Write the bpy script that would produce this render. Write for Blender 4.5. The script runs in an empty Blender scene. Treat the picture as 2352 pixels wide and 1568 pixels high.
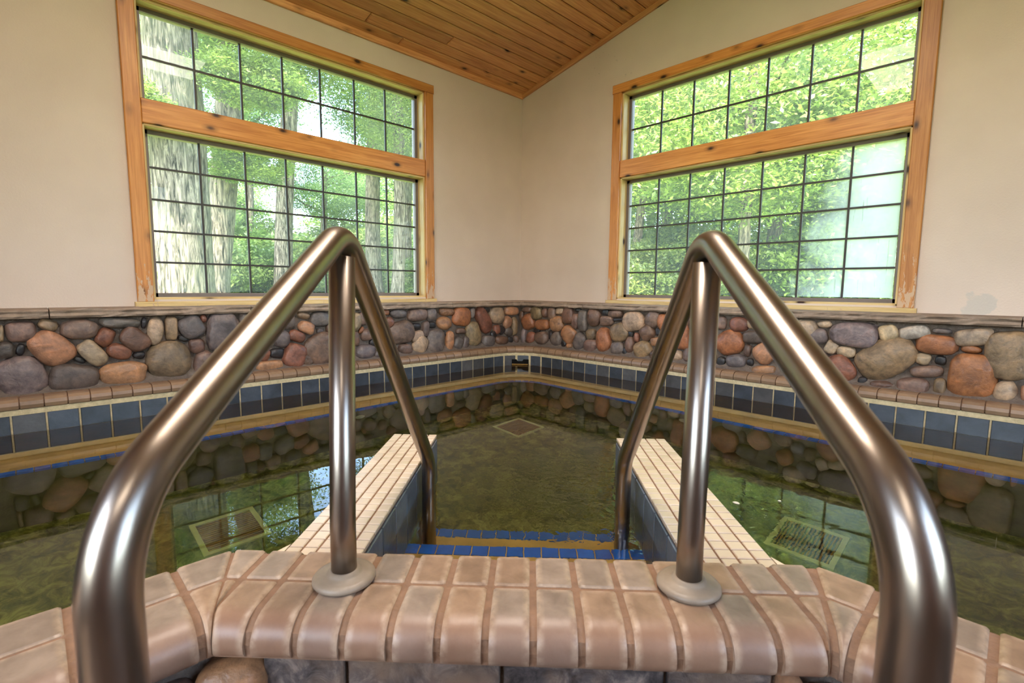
import bpy, math, random
import numpy as np
from mathutils import Matrix, Vector, noise

SC = bpy.context.scene
COL = SC.collection
R = math.radians

# ------------------------------------------------------------------ camera
cam = bpy.data.cameras.new('camera')
cam_ob = bpy.data.objects.new('camera', cam)
COL.objects.link(cam_ob)
SC.camera = cam_ob
cam.sensor_width = 36.0
cam.lens = 1137.75 / 2352 * 36.0
cam.clip_start = 0.02
cam.clip_end = 300
YAW, PITCH, ROLL = math.pi / 4 + 0.0113, -0.1075, 0.0080
fw = Vector((-math.sin(YAW) * math.cos(PITCH), math.cos(YAW) * math.cos(PITCH), math.sin(PITCH)))
rt = Vector((math.cos(YAW), math.sin(YAW), 0))
up = rt.cross(fw)
rt2 = math.cos(ROLL) * rt + math.sin(ROLL) * up
up2 = -math.sin(ROLL) * rt + math.cos(ROLL) * up
m = Matrix((rt2, up2, -fw)).transposed().to_4x4()
m.translation = (3.308, -3.339, 0.653)
cam_ob.matrix_world = m
cam.dof.use_dof = True
cam.dof.focus_distance = 3.0
cam.dof.aperture_fstop = 8.0

# ------------------------------------------------------------------ sky, sun, exposure
SC.view_settings.view_transform = 'Standard'
SC.view_settings.look = 'None'
SC.view_settings.exposure = -0.18
SC.view_settings.gamma = 1.0
SC.view_settings.use_curve_mapping = False
SC.cycles.max_bounces = 9
SC.cycles.diffuse_bounces = 4
SC.cycles.glossy_bounces = 4
SC.cycles.transmission_bounces = 6
SC.cycles.transparent_max_bounces = 10
SC.cycles.sample_clamp_indirect = 6.0

world = bpy.data.worlds.new('sky')
SC.world = world
world.use_nodes = True
wn = world.node_tree
sky = wn.nodes.new('ShaderNodeTexSky')
sky.sky_type = 'NISHITA'
sky.sun_disc = False
sky.sun_elevation = R(52)
sky.sun_rotation = R(148)
sky.air_density = 1.0
sky.dust_density = 2.0
bgn = wn.nodes['Background']
wn.links.new(sky.outputs[0], bgn.inputs[0])
bgn.inputs[1].default_value = 3.0

sun = bpy.data.lights.new('sun', 'SUN')
sun.energy = 22.0
sun.angle = R(0.6)
sun.color = (1.0, 0.95, 0.84)
sun_ob = bpy.data.objects.new('sun', sun)
COL.objects.link(sun_ob)
sun_ob.rotation_euler = Vector((-0.42, 0.66, -0.80)).to_track_quat('-Z', 'Y').to_euler()

# ------------------------------------------------------------------ helpers
def tag(o, label=None, cat=None, group=None, kind=None):
    if label: o['label'] = label
    if cat: o['category'] = cat
    if group: o['group'] = group
    if kind: o['kind'] = kind
    return o

def link(o, parent=None):
    COL.objects.link(o)
    if parent is not None: o.parent = parent
    return o

def empty(name, loc=(0, 0, 0), rz=0.0, parent=None):
    o = bpy.data.objects.new(name, None)
    o.empty_display_size = 0.1
    link(o, parent)
    o.location = loc
    o.rotation_euler = (0, 0, rz)
    return o

def me(name, verts, faces, mat=None, smooth=False):
    d = bpy.data.meshes.new(name)
    d.from_pydata([tuple(v) for v in verts], [], faces)
    d.update()
    if mat: d.materials.append(mat)
    if smooth: d.polygons.foreach_set('use_smooth', [True] * len(d.polygons))
    return d

def ob(name, data, parent=None, loc=None, rot=None, scale=None):
    o = bpy.data.objects.new(name, data)
    link(o, parent)
    if loc is not None: o.location = loc
    if rot is not None: o.rotation_euler = rot
    if scale is not None: o.scale = scale
    return o

class MB:
    """collects pieces of ONE part"""
    def __init__(self): self.v, self.f = [], []
    def add(self, v, f):
        n = len(self.v)
        self.v += [tuple(p) for p in v]
        self.f += [tuple(i + n for i in q) for q in f]
        return self
    def box(self, x0, x1, y0, y1, z0, z1):
        return self.add([(x0, y0, z0), (x1, y0, z0), (x1, y1, z0), (x0, y1, z0), (x0, y0, z1), (x1, y0, z1), (x1, y1, z1), (x0, y1, z1)],
                        [(3, 2, 1, 0), (4, 5, 6, 7), (0, 1, 5, 4), (1, 2, 6, 5), (2, 3, 7, 6), (3, 0, 4, 7)])
    def prism(self, poly, z0, z1):
        n = len(poly)
        v = [(x, y, z0) for x, y in poly] + [(x, y, z1) for x, y in poly]
        f = [tuple(reversed(range(n))), tuple(range(n, 2 * n))] + [(i, (i + 1) % n, n + (i + 1) % n, n + i) for i in range(n)]
        return self.add(v, f)
    def build(self, name, mat, parent=None, smooth=False):
        return ob(name, me(name, self.v, self.f, mat, smooth), parent)

def box_me(name, sx, sy, sz, mat, bev=0.0):
    """box centred in x,y with its base at z=0, top edges chamfered"""
    x, y = sx / 2, sy / 2
    if bev <= 0:
        mb = MB().box(-x, x, -y, y, 0, sz)
        return me(name, mb.v, mb.f, mat)
    b = bev
    v = []
    for xx, yy, z in ((x, y, 0), (x, y, sz - b), (x - b, y - b, sz)):
        v += [(-xx, -yy, z), (xx, -yy, z), (xx, yy, z), (-xx, yy, z)]
    f = [(3, 2, 1, 0), (8, 9, 10, 11)]
    for k in (0, 4):
        for i in range(4):
            j = (i + 1) % 4
            f.append((k + i, k + j, k + 4 + j, k + 4 + i))
    return me(name, v, f, mat)

def tube_me(name, pts, rad, mat, n=20, closed_ends=True):
    pts = [Vector(p) for p in pts]
    rads = rad if isinstance(rad, (list, tuple)) else [rad] * len(pts)
    v, f = [], []
    t0 = (pts[1] - pts[0]).normalized()
    ref = Vector((1, 0, 0)) if abs(t0.x) < 0.9 else Vector((0, 1, 0))
    a = (ref - t0 * ref.dot(t0)).normalized()
    for i, p in enumerate(pts):
        t = (pts[min(i + 1, len(pts) - 1)] - pts[max(i - 1, 0)]).normalized()
        a = (a - t * a.dot(t)).normalized()
        b = t.cross(a)
        for k in range(n):
            an = 2 * math.pi * k / n
            v.append(p + (a * math.cos(an) + b * math.sin(an)) * rads[i])
    for i in range(len(pts) - 1):
        for k in range(n):
            k2 = (k + 1) % n
            f.append((i * n + k, i * n + k2, (i + 1) * n + k2, (i + 1) * n + k))
    if closed_ends:
        f.append(tuple(reversed(range(n))))
        f.append(tuple(range((len(pts) - 1) * n, len(pts) * n)))
    return me(name, v, f, mat, True)

def lathe_me(name, prof, mat, n=40):
    v, f = [], []
    for r_, z in prof:
        for k in range(n):
            an = 2 * math.pi * k / n
            v.append((r_ * math.cos(an), r_ * math.sin(an), z))
    for i in range(len(prof) - 1):
        for k in range(n):
            k2 = (k + 1) % n
            f.append((i * n + k, i * n + k2, (i + 1) * n + k2, (i + 1) * n + k))
    f.append(tuple(reversed(range(n))))
    f.append(tuple(range((len(prof) - 1) * n, len(prof) * n)))
    return me(name, v, f, mat, True)

def srgb(r, g, b, k=1.0):
    c = [(x / 255) for x in (r, g, b)]
    c = [x / 12.92 if x <= 0.04045 else ((x + 0.055) / 1.055) ** 2.4 for x in c]
    return (c[0] * k, c[1] * k, c[2] * k, 1)

# ------------------------------------------------------------------ materials
class NT:
    def __init__(self, name):
        self.m = bpy.data.materials.new(name)
        self.m.use_nodes = True
        self.t = self.m.node_tree
        self.b = self.t.nodes['Principled BSDF']
        self.out = self.t.nodes['Material Output']
    def n(self, typ, **kw):
        nd = self.t.nodes.new('ShaderNode' + typ)
        for k, v in kw.items(): setattr(nd, k, v)
        return nd
    def l(self, a, b): self.t.links.new(a, b)
    def coord(self, kind='Object', scale=(1, 1, 1), rand=0.0):
        c = self.n('TexCoord')
        mp = self.n('Mapping')
        mp.inputs['Scale'].default_value = scale
        self.l(c.outputs[kind], mp.inputs['Vector'])
        if rand:
            oi = self.n('ObjectInfo')
            mu = self.n('VectorMath', operation='SCALE')
            cx = self.n('CombineXYZ')
            for i in range(3): self.l(oi.outputs['Random'], cx.inputs[i])
            self.l(cx.outputs[0], mu.inputs[0])
            mu.inputs['Scale'].default_value = rand
            self.l(mu.outputs[0], mp.inputs['Location'])
        return mp.outputs[0]
    def pos(self, scale=(1, 1, 1)):
        g = self.n('NewGeometry')
        mp = self.n('Mapping')
        mp.inputs['Scale'].default_value = scale
        self.l(g.outputs['Position'], mp.inputs['Vector'])
        return mp.outputs[0]
    def noise(self, vec, scale, detail=4, rough=0.55, dist=0.0):
        nd = self.n('TexNoise')
        nd.inputs['Scale'].default_value = scale
        nd.inputs['Detail'].default_value = detail
        nd.inputs['Roughness'].default_value = rough
        nd.inputs['Distortion'].default_value = dist
        self.l(vec, nd.inputs['Vector'])
        return nd.outputs['Fac']
    def ramp(self, fac, stops, interp='LINEAR'):
        nd = self.n('ValToRGB')
        cr = nd.color_ramp
        cr.interpolation = interp
        while len(cr.elements) < len(stops): cr.elements.new(0.5)
        for e, (p, c) in zip(cr.elements, stops):
            e.position = p
            e.color = c if len(c) == 4 else (*c, 1)
        self.l(fac, nd.inputs[0])
        return nd.outputs[0]
    def mix(self, fac, a, b, blend='MIX'):
        nd = self.n('MixRGB', blend_type=blend)
        for s, i in ((fac, 0), (a, 1), (b, 2)):
            if isinstance(s, (int, float)): nd.inputs[i].default_value = s
            elif isinstance(s, tuple): nd.inputs[i].default_value = s
            else: self.l(s, nd.inputs[i])
        return nd.outputs[0]
    def math(self, op, a, b=None):
        nd = self.n('Math', operation=op)
        for s, i in ((a, 0), (b, 1)):
            if s is None: continue
            if isinstance(s, (int, float)): nd.inputs[i].default_value = s
            else: self.l(s, nd.inputs[i])
        return nd.outputs[0]
    def bump(self, h, strength=0.3, dist=0.01):
        nd = self.n('Bump')
        nd.inputs['Strength'].default_value = strength
        nd.inputs['Distance'].default_value = dist
        self.l(h, nd.inputs['Height'])
        self.l(nd.outputs[0], self.b.inputs['Normal'])
        return nd.outputs[0]
    def set(self, color=None, rough=None, metal=None, spec=None):
        if color is not None:
            if isinstance(color, tuple): self.b.inputs['Base Color'].default_value = color
            else: self.l(color, self.b.inputs['Base Color'])
        if rough is not None:
            if isinstance(rough, (int, float)): self.b.inputs['Roughness'].default_value = rough
            else: self.l(rough, self.b.inputs['Roughness'])
        if metal is not None: self.b.inputs['Metallic'].default_value = metal
        if spec is not None: self.b.inputs['Specular IOR Level'].default_value = spec
        return self.m

W1, K1 = (1, 1, 1, 1), (0, 0, 0, 1)

def m_plaster():
    t = NT('cream_plaster')
    p = t.pos()
    n1 = t.noise(p, 2.0, 3)
    c = t.ramp(n1, [(0.3, srgb(204, 186, 170)), (0.7, srgb(214, 196, 180))])
    # a bare patch where the paint came off, low on the right-hand wall
    g = t.n('NewGeometry')
    d = t.n('VectorMath', operation='DISTANCE')
    t.l(g.outputs['Position'], d.inputs[0])
    d.inputs[1].default_value = (3.166, 0.0, 0.585)
    wob = t.math('MULTIPLY', t.noise(p, 16, 3), 0.11)
    dd = t.math('ADD', d.outputs['Value'], wob)
    mask = t.ramp(dd, [(0.112, W1), (0.120, K1)])
    c = t.mix(mask, c, srgb(196, 186, 174))
    d2 = t.n('VectorMath', operation='DISTANCE')
    t.l(g.outputs['Position'], d2.inputs[0])
    d2.inputs[1].default_value = (0.93, 0.0, 2.36)
    near = t.ramp(d2.outputs['Value'], [(0.05, W1), (0.3, K1)])
    sp = t.ramp(t.noise(p, 38, 2), [(0.66, K1), (0.72, W1)])
    c = t.mix(t.mix(1.0, near, sp, 'MULTIPLY'), c, srgb(150, 140, 130))
    t.bump(t.noise(p, 110, 3, 0.6), 0.35, 0.004)
    return t.set(c, 0.75, spec=0.3)

def m_pine(name, base, dark, light, knots=True, wear=0.0, rough=0.45):
    """stained pine; the grain runs along the board's own x axis"""
    t = NT(name)
    v = t.coord('Object', (1, 1, 1), 37.0)
    mp = t.n('Mapping'); mp.inputs['Scale'].default_value = (1.3, 16, 16)
    t.l(v, mp.inputs['Vector'])
    g1 = t.noise(mp.outputs[0], 2.2, 5, 0.6, 0.8)
    mp2 = t.n('Mapping'); mp2.inputs['Scale'].default_value = (2.0, 70, 70)
    t.l(v, mp2.inputs['Vector'])
    g2 = t.noise(mp2.outputs[0], 2.0, 3, 0.6, 0.3)
    c = t.ramp(g1, [(0.25, dark), (0.48, base), (0.75, light)])
    c = t.mix(0.35, c, t.ramp(g2, [(0.35, dark), (0.65, light)]))
    oi = t.n('ObjectInfo')
    hs = t.n('HueSaturation')
    t.l(t.math('ADD', t.math('MULTIPLY', oi.outputs['Random'], 0.36), 0.80), hs.inputs['Value'])
    t.l(c, hs.inputs['Color'])
    c = hs.outputs[0]
    h = g2
    if knots:
        mp3 = t.n('Mapping'); mp3.inputs['Scale'].default_value = (4.6, 9.0, 9.0)
        t.l(v, mp3.inputs['Vector'])
        vo = t.n('TexVoronoi')
        vo.inputs['Scale'].default_value = 1.0
        t.l(mp3.outputs[0], vo.inputs['Vector'])
        k = t.ramp(vo.outputs['Distance'], [(0.075, W1), (0.15, (0.3, 0.3, 0.3, 1)), (0.25, K1)])
        c = t.mix(k, c, srgb(48, 22, 10))
    if wear:
        p = t.pos()
        sx = t.n('SeparateXYZ')
        t.l(t.n('NewGeometry').outputs['Position'], sx.inputs[0])
        hgt = t.ramp(t.math('MULTIPLY', sx.outputs['Z'], 0.5), [(0.27, (0.86, 0.86, 0.86, 1)), (0.40, (0.60, 0.60, 0.60, 1)), (0.62, (0.35, 0.35, 0.35, 1)), (0.85, K1)])
        w = t.math('GREATER_THAN', t.math('ADD', hgt, t.math('MULTIPLY', t.math('SUBTRACT', t.noise(t.pos((38, 38, 9)), 1.0, 6, 0.7), 0.5), 1.3)), 1.05 - wear)
        c = t.mix(w, c, srgb(192, 160, 128))
    t.bump(h, 0.2, 0.002)
    return t.set(c, rough, spec=0.4)

def m_obj_stone():
    t = NT('river_stone')
    v = t.coord('Object', (1, 1, 1), 21.0)
    oi = t.n('ObjectInfo')
    n1 = t.noise(v, 14, 5, 0.6, 0.6)
    n2 = t.noise(v, 60, 4, 0.65)
    c = t.mix(1.0, oi.outputs['Color'], t.ramp(n1, [(0.28, (0.42, 0.40, 0.40, 1)), (0.5, W1), (0.72, (1.55, 1.42, 1.28, 1))]), 'MULTIPLY')
    c = t.mix(0.5, c, t.mix(1.0, c, t.ramp(n2, [(0.3, (0.55, 0.55, 0.55, 1)), (0.68, (1.5, 1.45, 1.4, 1))]), 'MULTIPLY'))
    hgt = t.math('ADD', n1, t.math('MULTIPLY', n2, 0.35))
    t.bump(hgt, 0.5, 0.012)
    return t.set(c, t.ramp(n2, [(0.3, (0.32,) * 3), (0.7, (0.55,) * 3)]), spec=0.5)

def m_obj_tile(name, rough=0.4, var=0.25, nscale=20, bump=0.15, edge=None):
    """tile whose own colour is the object's colour"""
    t = NT(name)
    v = t.coord('Object', (1, 1, 1), 13.0)
    oi = t.n('ObjectInfo')
    n1 = t.noise(v, nscale, 5, 0.6, 0.3)
    a, b = 1 - var, 1 + var
    c = t.mix(1.0, oi.outputs['Color'], t.ramp(n1, [(0.3, (a, a, a, 1)), (0.7, (b, b, b, 1))]), 'MULTIPLY')
    t.bump(t.noise(v, nscale * 3, 3), bump, 0.004)
    return t.set(c, rough, spec=0.5)

def m_rim():
    t = NT('rim_tile_mat')
    v = t.coord('Object', (1, 1, 1), 13.0)
    oi = t.n('ObjectInfo')
    n1 = t.noise(v, 24, 5, 0.6, 0.3)
    n2 = t.noise(v, 70, 4, 0.6)
    c = t.mix(1.0, oi.outputs['Color'], t.ramp(n1, [(0.3, (0.72, 0.70, 0.68, 1)), (0.7, (1.18, 1.18, 1.18, 1))]), 'MULTIPLY')
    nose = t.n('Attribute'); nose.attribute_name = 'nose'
    c = t.mix(t.math('MULTIPLY', nose.outputs['Fac'], 0.5), c, srgb(138, 98, 76))  # mixes in a redder, darker brown towards the rounded nose
    ed = t.n('Attribute'); ed.attribute_name = 'edge'
    w = t.math('MULTIPLY', ed.outputs['Fac'], t.ramp(n2, [(0.35, (0.1,) * 3), (0.6, (0.6,) * 3)]))
    c = t.mix(w, c, srgb(190, 164, 138))
    t.bump(t.noise(v, 60, 3), 0.12, 0.004)
    return t.set(c, 0.42, spec=0.5)

def m_plain(name, color, rough=0.6, var=0.2, scale=30, bump=0.2, metal=0.0, spec=0.5, bd=0.004):
    t = NT(name)
    p = t.pos()
    n1 = t.noise(p, scale, 5, 0.6)
    a, b = 1 - var, 1 + var
    c = t.mix(1.0, color, t.ramp(n1, [(0.3, (a, a, a, 1)), (0.7, (b, b, b, 1))]), 'MULTIPLY')
    if bump: t.bump(t.noise(p, scale * 3, 4), bump, bd)
    return t.set(c, rough, metal, spec)

def m_slate():
    t = NT('slate_facing')
    v = t.pos()
    n1 = t.noise(v, 26, 6, 0.7, 0.5)
    n2 = t.noise(v, 9, 3, 0.6)
    c = t.ramp(n1, [(0.34, srgb(34, 30, 30)), (0.5, srgb(82, 74, 71)), (0.66, srgb(138, 123, 112))])
    c = t.mix(t.ramp(n2, [(0.45, K1), (0.7, W1)]), c, srgb(118, 96, 78))
    t.bump(n1, 0.5, 0.008)
    return t.set(c, 0.5, spec=0.5)

def m_pool_floor():
    t = NT('pool_floor_plaster')
    p = t.pos()
    n1 = t.noise(p, 16, 7, 0.72, 0.8)
    n2 = t.noise(p, 2.2, 3, 0.6)
    c = t.ramp(n1, [(0.38, srgb(78, 78, 38)), (0.5, srgb(132, 130, 70)), (0.62, srgb(182, 178, 108))])
    c = t.mix(t.ramp(n2, [(0.4, K1), (0.65, (0.5, 0.5, 0.5, 1))]), c, srgb(96, 116, 88))
    t.bump(n1, 0.3, 0.01)
    return t.set(c, 0.8, spec=0.2)

def m_steel():
    t = NT('brushed_steel')
    v = t.pos((8, 8, 2))
    n1 = t.noise(v, 3.0, 3)
    return t.set(t.ramp(n1, [(0.3, srgb(150, 139, 128)), (0.7, srgb(160, 149, 138))]), 0.3, 1.0)

def m_water():
    t = NT('pool_water')
    t.b.inputs['Base Color'].default_value = (1, 1, 1, 1)
    t.b.inputs['Roughness'].default_value = 0.0
    t.b.inputs['IOR'].default_value = 1.33
    t.b.inputs['Transmission Weight'].default_value = 1.0
    p = t.pos()
    n1 = t.noise(p, 5.5, 2, 0.5)
    n2 = t.noise(p, 28, 2, 0.5, 0.4)
    # livelier water by the steps, where the inlet stirs it
    d = t.n('VectorMath', operation='DISTANCE')
    t.l(t.n('NewGeometry').outputs['Position'], d.inputs[0])
    d.inputs[1].default_value = (2.35, -2.05, 0)
    near = t.ramp(d.outputs['Value'], [(0.15, W1), (0.42, (0.12, 0.12, 0.12, 1)), (0.75, (0.006, 0.006, 0.006, 1))])
    h = t.math('ADD', t.math('MULTIPLY', n1, 0.06), t.math('MULTIPLY', t.math('MULTIPLY', n2, near), 2.6))
    t.bump(h, 0.16, 0.012)
    va = t.n('VolumeAbsorption')
    va.inputs['Color'].default_value = srgb(206, 210, 160)
    va.inputs['Density'].default_value = 1.15
    t.l(va.outputs[0], t.out.inputs['Volume'])
    return t.m

def m_glass(name, fog=0.0):
    t = NT(name)
    t.t.nodes.remove(t.b)
    tr = t.n('BsdfTransparent')
    tr.inputs[0].default_value = (0.94, 0.96, 0.95, 1)
    gl = t.n('BsdfGlossy')
    gl.inputs['Roughness'].default_value = 0.02
    fr = t.n('Fresnel'); fr.inputs[0].default_value = 1.2
    mx = t.n('MixShader')
    t.l(fr.outputs[0], mx.inputs[0]); t.l(tr.outputs[0], mx.inputs[1]); t.l(gl.outputs[0], mx.inputs[2])
    last = mx.outputs[0]
    p = t.pos()
    tl = t.n('BsdfTranslucent'); tl.inputs[0].default_value = (0.9, 0.92, 0.93, 1)
    df = t.n('BsdfDiffuse'); df.inputs[0].default_value = (0.8, 0.82, 0.82, 1)
    ad = t.n('MixShader'); ad.inputs[0].default_value = 0.35
    t.l(tl.outputs[0], ad.inputs[1]); t.l(df.outputs[0], ad.inputs[2])
    m2 = t.n('MixShader')
    if fog > 0:      # condensation gathered at the right-hand end of the lower sash
        sx = t.n('SeparateXYZ'); t.l(t.n('NewGeometry').outputs['Position'], sx.inputs[0])
        q = t.math('ADD', sx.outputs['X'], t.math('MULTIPLY', t.math('SUBTRACT', t.noise(p, 3.2, 4, 0.6), 0.5), 0.55))
        q = t.math('SUBTRACT', q, t.math('MULTIPLY', sx.outputs['Z'], 0.16))
        k = t.ramp(t.math('MULTIPLY', q, 0.3), [(0.66, (0.05,) * 3), (0.715, (fog * 0.6,) * 3), (0.77, (fog,) * 3)])
        drips = t.ramp(t.noise(t.pos((90, 90, 5.0)), 1.0, 2), [(0.66, W1), (0.72, (0.3, 0.3, 0.3, 1))])
        f = t.mix(1.0, k, drips, 'MULTIPLY')
        t.l(f, m2.inputs[0])
    else:
        f = t.ramp(t.noise(p, 2.4, 3, 0.6), [(0.35, (0.03,) * 3), (0.72, (0.08,) * 3)])
        t.l(f, m2.inputs[0])
    t.l(last, m2.inputs[1]); t.l(ad.outputs[0], m2.inputs[2])
    t.l(m2.outputs[0], t.out.inputs[0])
    return t.m

def m_leaf():
    t = NT('leaf')
    t.t.nodes.remove(t.b)
    p = t.pos()
    n1 = t.noise(p, 1.1, 3, 0.7)
    oi = t.n('ObjectInfo')
    at = t.n('Attribute'); at.attribute_name = 'tint'
    c = t.ramp(at.outputs['Fac'], [(0.0, srgb(58, 84, 36)), (0.5, srgb(112, 140, 66)), (1.0, srgb(186, 200, 118))])
    c = t.mix(0.4, c, t.ramp(n1, [(0.35, srgb(66, 98, 54)), (0.65, srgb(160, 178, 98))]))
    c = t.mix(1.0, c, oi.outputs['Color'], 'MULTIPLY')
    df = t.n('BsdfDiffuse'); tl = t.n('BsdfTranslucent'); gl = t.n('BsdfGlossy')
    gl.inputs['Roughness'].default_value = 0.45
    t.l(c, df.inputs[0]); t.l(c, tl.inputs[0])
    m1 = t.n('MixShader'); m1.inputs[0].default_value = 0.5
    t.l(df.outputs[0], m1.inputs[1]); t.l(tl.outputs[0], m1.inputs[2])
    m2 = t.n('MixShader'); m2.inputs[0].default_value = 0.05
    t.l(m1.outputs[0], m2.inputs[1]); t.l(gl.outputs[0], m2.inputs[2])
    t.l(m2.outputs[0], t.out.inputs[0])
    return t.m

def m_bark():
    t = NT('oak_bark')
    v = t.coord('Object', (13, 13, 1.7), 11.0)
    n1 = t.noise(v, 2.0, 6, 0.7, 1.0)
    n2 = t.noise(t.pos(), 2.0, 3)
    c = t.ramp(n1, [(0.38, srgb(24, 20, 17)), (0.5, srgb(104, 94, 82)), (0.64, srgb(158, 145, 126))])
    c = t.mix(t.ramp(n2, [(0.5, K1), (0.8, (0.5, 0.5, 0.5, 1))]), c, srgb(128, 132, 104))
    t.bump(n1, 0.9, 0.04)
    return t.set(c, 0.9, spec=0.1)

def m_grass():
    t = NT('grass_ground')
    p = t.pos()
    n1 = t.noise(p, 0.5, 5, 0.7)
    n2 = t.noise(p, 9, 4, 0.7)
    c = t.ramp(n1, [(0.35, srgb(88, 128, 52)), (0.55, srgb(140, 168, 76)), (0.72, srgb(190, 186, 112))])
    c = t.mix(0.4, c, t.ramp(n2, [(0.3, srgb(60, 92, 40)), (0.7, srgb(190, 200, 120))]))
    t.bump(n2, 0.8, 0.05)
    return t.set(c, 0.9, spec=0.1)

def m_emit(name, col, s):
    t = NT(name)
    t.b.inputs['Emission Color'].default_value = col
    t.b.inputs['Emission Strength'].default_value = s
    return t.m

M = dict(
    plaster=m_plaster(),
    ceil=m_pine('ceiling_pine', srgb(208, 144, 92), srgb(166, 104, 60), srgb(226, 170, 116), True, 0, 0.42),
    casing=m_pine('casing_pine', srgb(196, 128, 62), srgb(160, 92, 38), srgb(222, 158, 88), True, 0.28, 0.4),
    sheath=m_plain('dark_sheathing', srgb(58, 34, 20), 0.8, 0.2, 10, 0.2),
    panel=m_pine('wall_pine', srgb(150, 100, 60), srgb(118, 74, 40), srgb(176, 124, 80), False, 0, 0.5),
    jamb=m_pine('jamb_pine', srgb(206, 176, 116), srgb(170, 138, 84), srgb(226, 202, 150), True, 0.02, 0.5),
    stone=m_obj_stone(),
    mortar=m_plain('mortar', srgb(104, 91, 80), 0.9, 0.2, 40, 0.6, bd=0.01),
    capstone=m_obj_tile('cap_stone', 0.8, 0.28, 18, 0.9),
    coping=m_obj_tile('coping_tile', 0.38, 0.14, 26, 0.12),
    rim=m_rim(),
    grout=m_plain('brown_grout', srgb(134, 103, 80), 0.9, 0.2, 40, 0.5),
    grout_pale=m_plain('pale_grout', srgb(196, 178, 138), 0.85, 0.2, 50, 0.4),
    wtile=m_obj_tile('waterline_tile', 0.3, 0.35, 14, 0.3),
    ctile=m_obj_tile('cream_tile', 0.22, 0.06, 12, 0.05),
    btile=m_obj_tile('blue_tile', 0.3, 0.2, 14, 0.05),
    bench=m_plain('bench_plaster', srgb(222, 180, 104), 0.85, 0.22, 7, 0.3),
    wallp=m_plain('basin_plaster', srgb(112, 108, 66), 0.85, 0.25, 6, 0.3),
    floorp=m_pool_floor(),
    slate=m_slate(),
    steel=m_steel(),
    flange=m_plain('worn_flange', srgb(142, 126, 108), 0.45, 0.2, 22, 0.15),
    water=m_water(),
    glass=m_glass('window_glass'),
    fog=m_glass('fogged_glass', 0.5),
    sash=m_plain('bronze_sash', srgb(112, 100, 94), 0.45, 0.08, 20, 0.0),
    muntin=m_plain('dark_muntin', srgb(52, 48, 46), 0.5, 0.05, 20, 0.0),
    black=m_plain('black_plastic', srgb(16, 14, 12), 0.8, 0.1, 20, 0.0, spec=0.1),
    white=m_plain('white_plastic', srgb(226, 222, 206), 0.4, 0.05, 20, 0.0),
    frame_pale=m_plain('pale_drain_frame', srgb(242, 242, 190), 0.5, 0.1, 20, 0.0),
    grate=m_plain('drain_bars', srgb(176, 132, 52), 0.6, 0.2, 20, 0.0),
    leaf=m_leaf(), bark=m_bark(), grass=m_grass(),
    deck=m_plain('deck_tile', srgb(96, 74, 58), 0.6, 0.15, 10, 0.2),
    lamp=m_emit('lamp_diffuser', (1, 0.95, 0.88, 1), 4.0),
)

PAL = dict(n=(112, 90, 78), t=(140, 118, 94), m=(126, 106, 80), g=(102, 92, 87), d=(44, 40, 39), p=(162, 140, 114), r=(122, 80, 62),
           b=(102, 78, 64), k=(86, 75, 69), s=(152, 112, 82), v=(112, 100, 96), o=(142, 92, 60), w=(174, 162, 144))

# ------------------------------------------------------------------ the room
X1, Y1 = 5.6, -5.6            # far ends of the room (behind the camera)
EAVE, SLOPE, RIDGE = 2.384, 0.21, 2.8
WIN = dict(z0=0.575, z1=2.13)
LW = (-2.843, -1.066)         # opening of the left window along y
RW = (1.072, 2.846)           # opening of the right window along x
TH = 0.16                     # wall thickness

def zc(x): return EAVE + SLOPE * (x if x < RIDGE else 2 * RIDGE - x)

def wall_mesh(name, a0, a1, b0, b1, top, swap, mat=None):
    """wall slab with one window opening. a = along the wall, b = outwards"""
    z0, z1 = WIN['z0'], WIN['z1']
    o0, o1 = swap[1]
    mb = MB()
    def slab(s0, s1, za, zb0, zb1=None):
        zb1 = zb0 if zb1 is None else zb1
        v = []
        for t in (b0, b1):
            v += [(s0, t, za), (s1, t, za), (s1, t, zb1), (s0, t, zb0)]
        f = [(0, 1, 2, 3), (7, 6, 5, 4), (0, 4, 5, 1), (1, 5, 6, 2), (2, 6, 7, 3), (3, 7, 4, 0)]
        if swap[0]: v = [(q[1], q[0], q[2]) for q in v]
        mb.add(v, f)
    BOT = -1.0
    slab(a0, o0, BOT, z1 + 0.0); slab(o1, a1, BOT, z1)
    slab(o0, o1, BOT, z0)
    xs = sorted({a0, a1} | ({RIDGE} if not swap[0] and a0 < RIDGE < a1 else set()))
    for p, q in zip(xs[:-1], xs[1:]): slab(p, q, z1, top(p), top(q))
    return mb.build(name, mat or M['plaster'])

wall_left = wall_mesh('wall_left', Y1, 0, 0, -TH, lambda s: EAVE, (True, LW))
tag(wall_left, 'cream plaster wall with the window on the trunks, stone below', kind='structure')
wall_right = wall_mesh('wall_right', -TH, X1, 0, TH, zc, (False, RW))
tag(wall_right, 'cream plaster gable wall with the window on the leaves, stone below', kind='structure')
BW = (-3.3, -1.7)
wall_back = wall_mesh('wall_back', Y1, 0, X1, X1 + TH, lambda s: EAVE, (True, BW), M['panel'])
tag(wall_back, kind='structure')
FWN = (2.2, 3.8)
wall_front = wall_mesh('wall_front', -TH, X1 + TH, Y1 - TH, Y1, zc, (False, FWN), M['panel'])
tag(wall_front, kind='structure')

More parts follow.
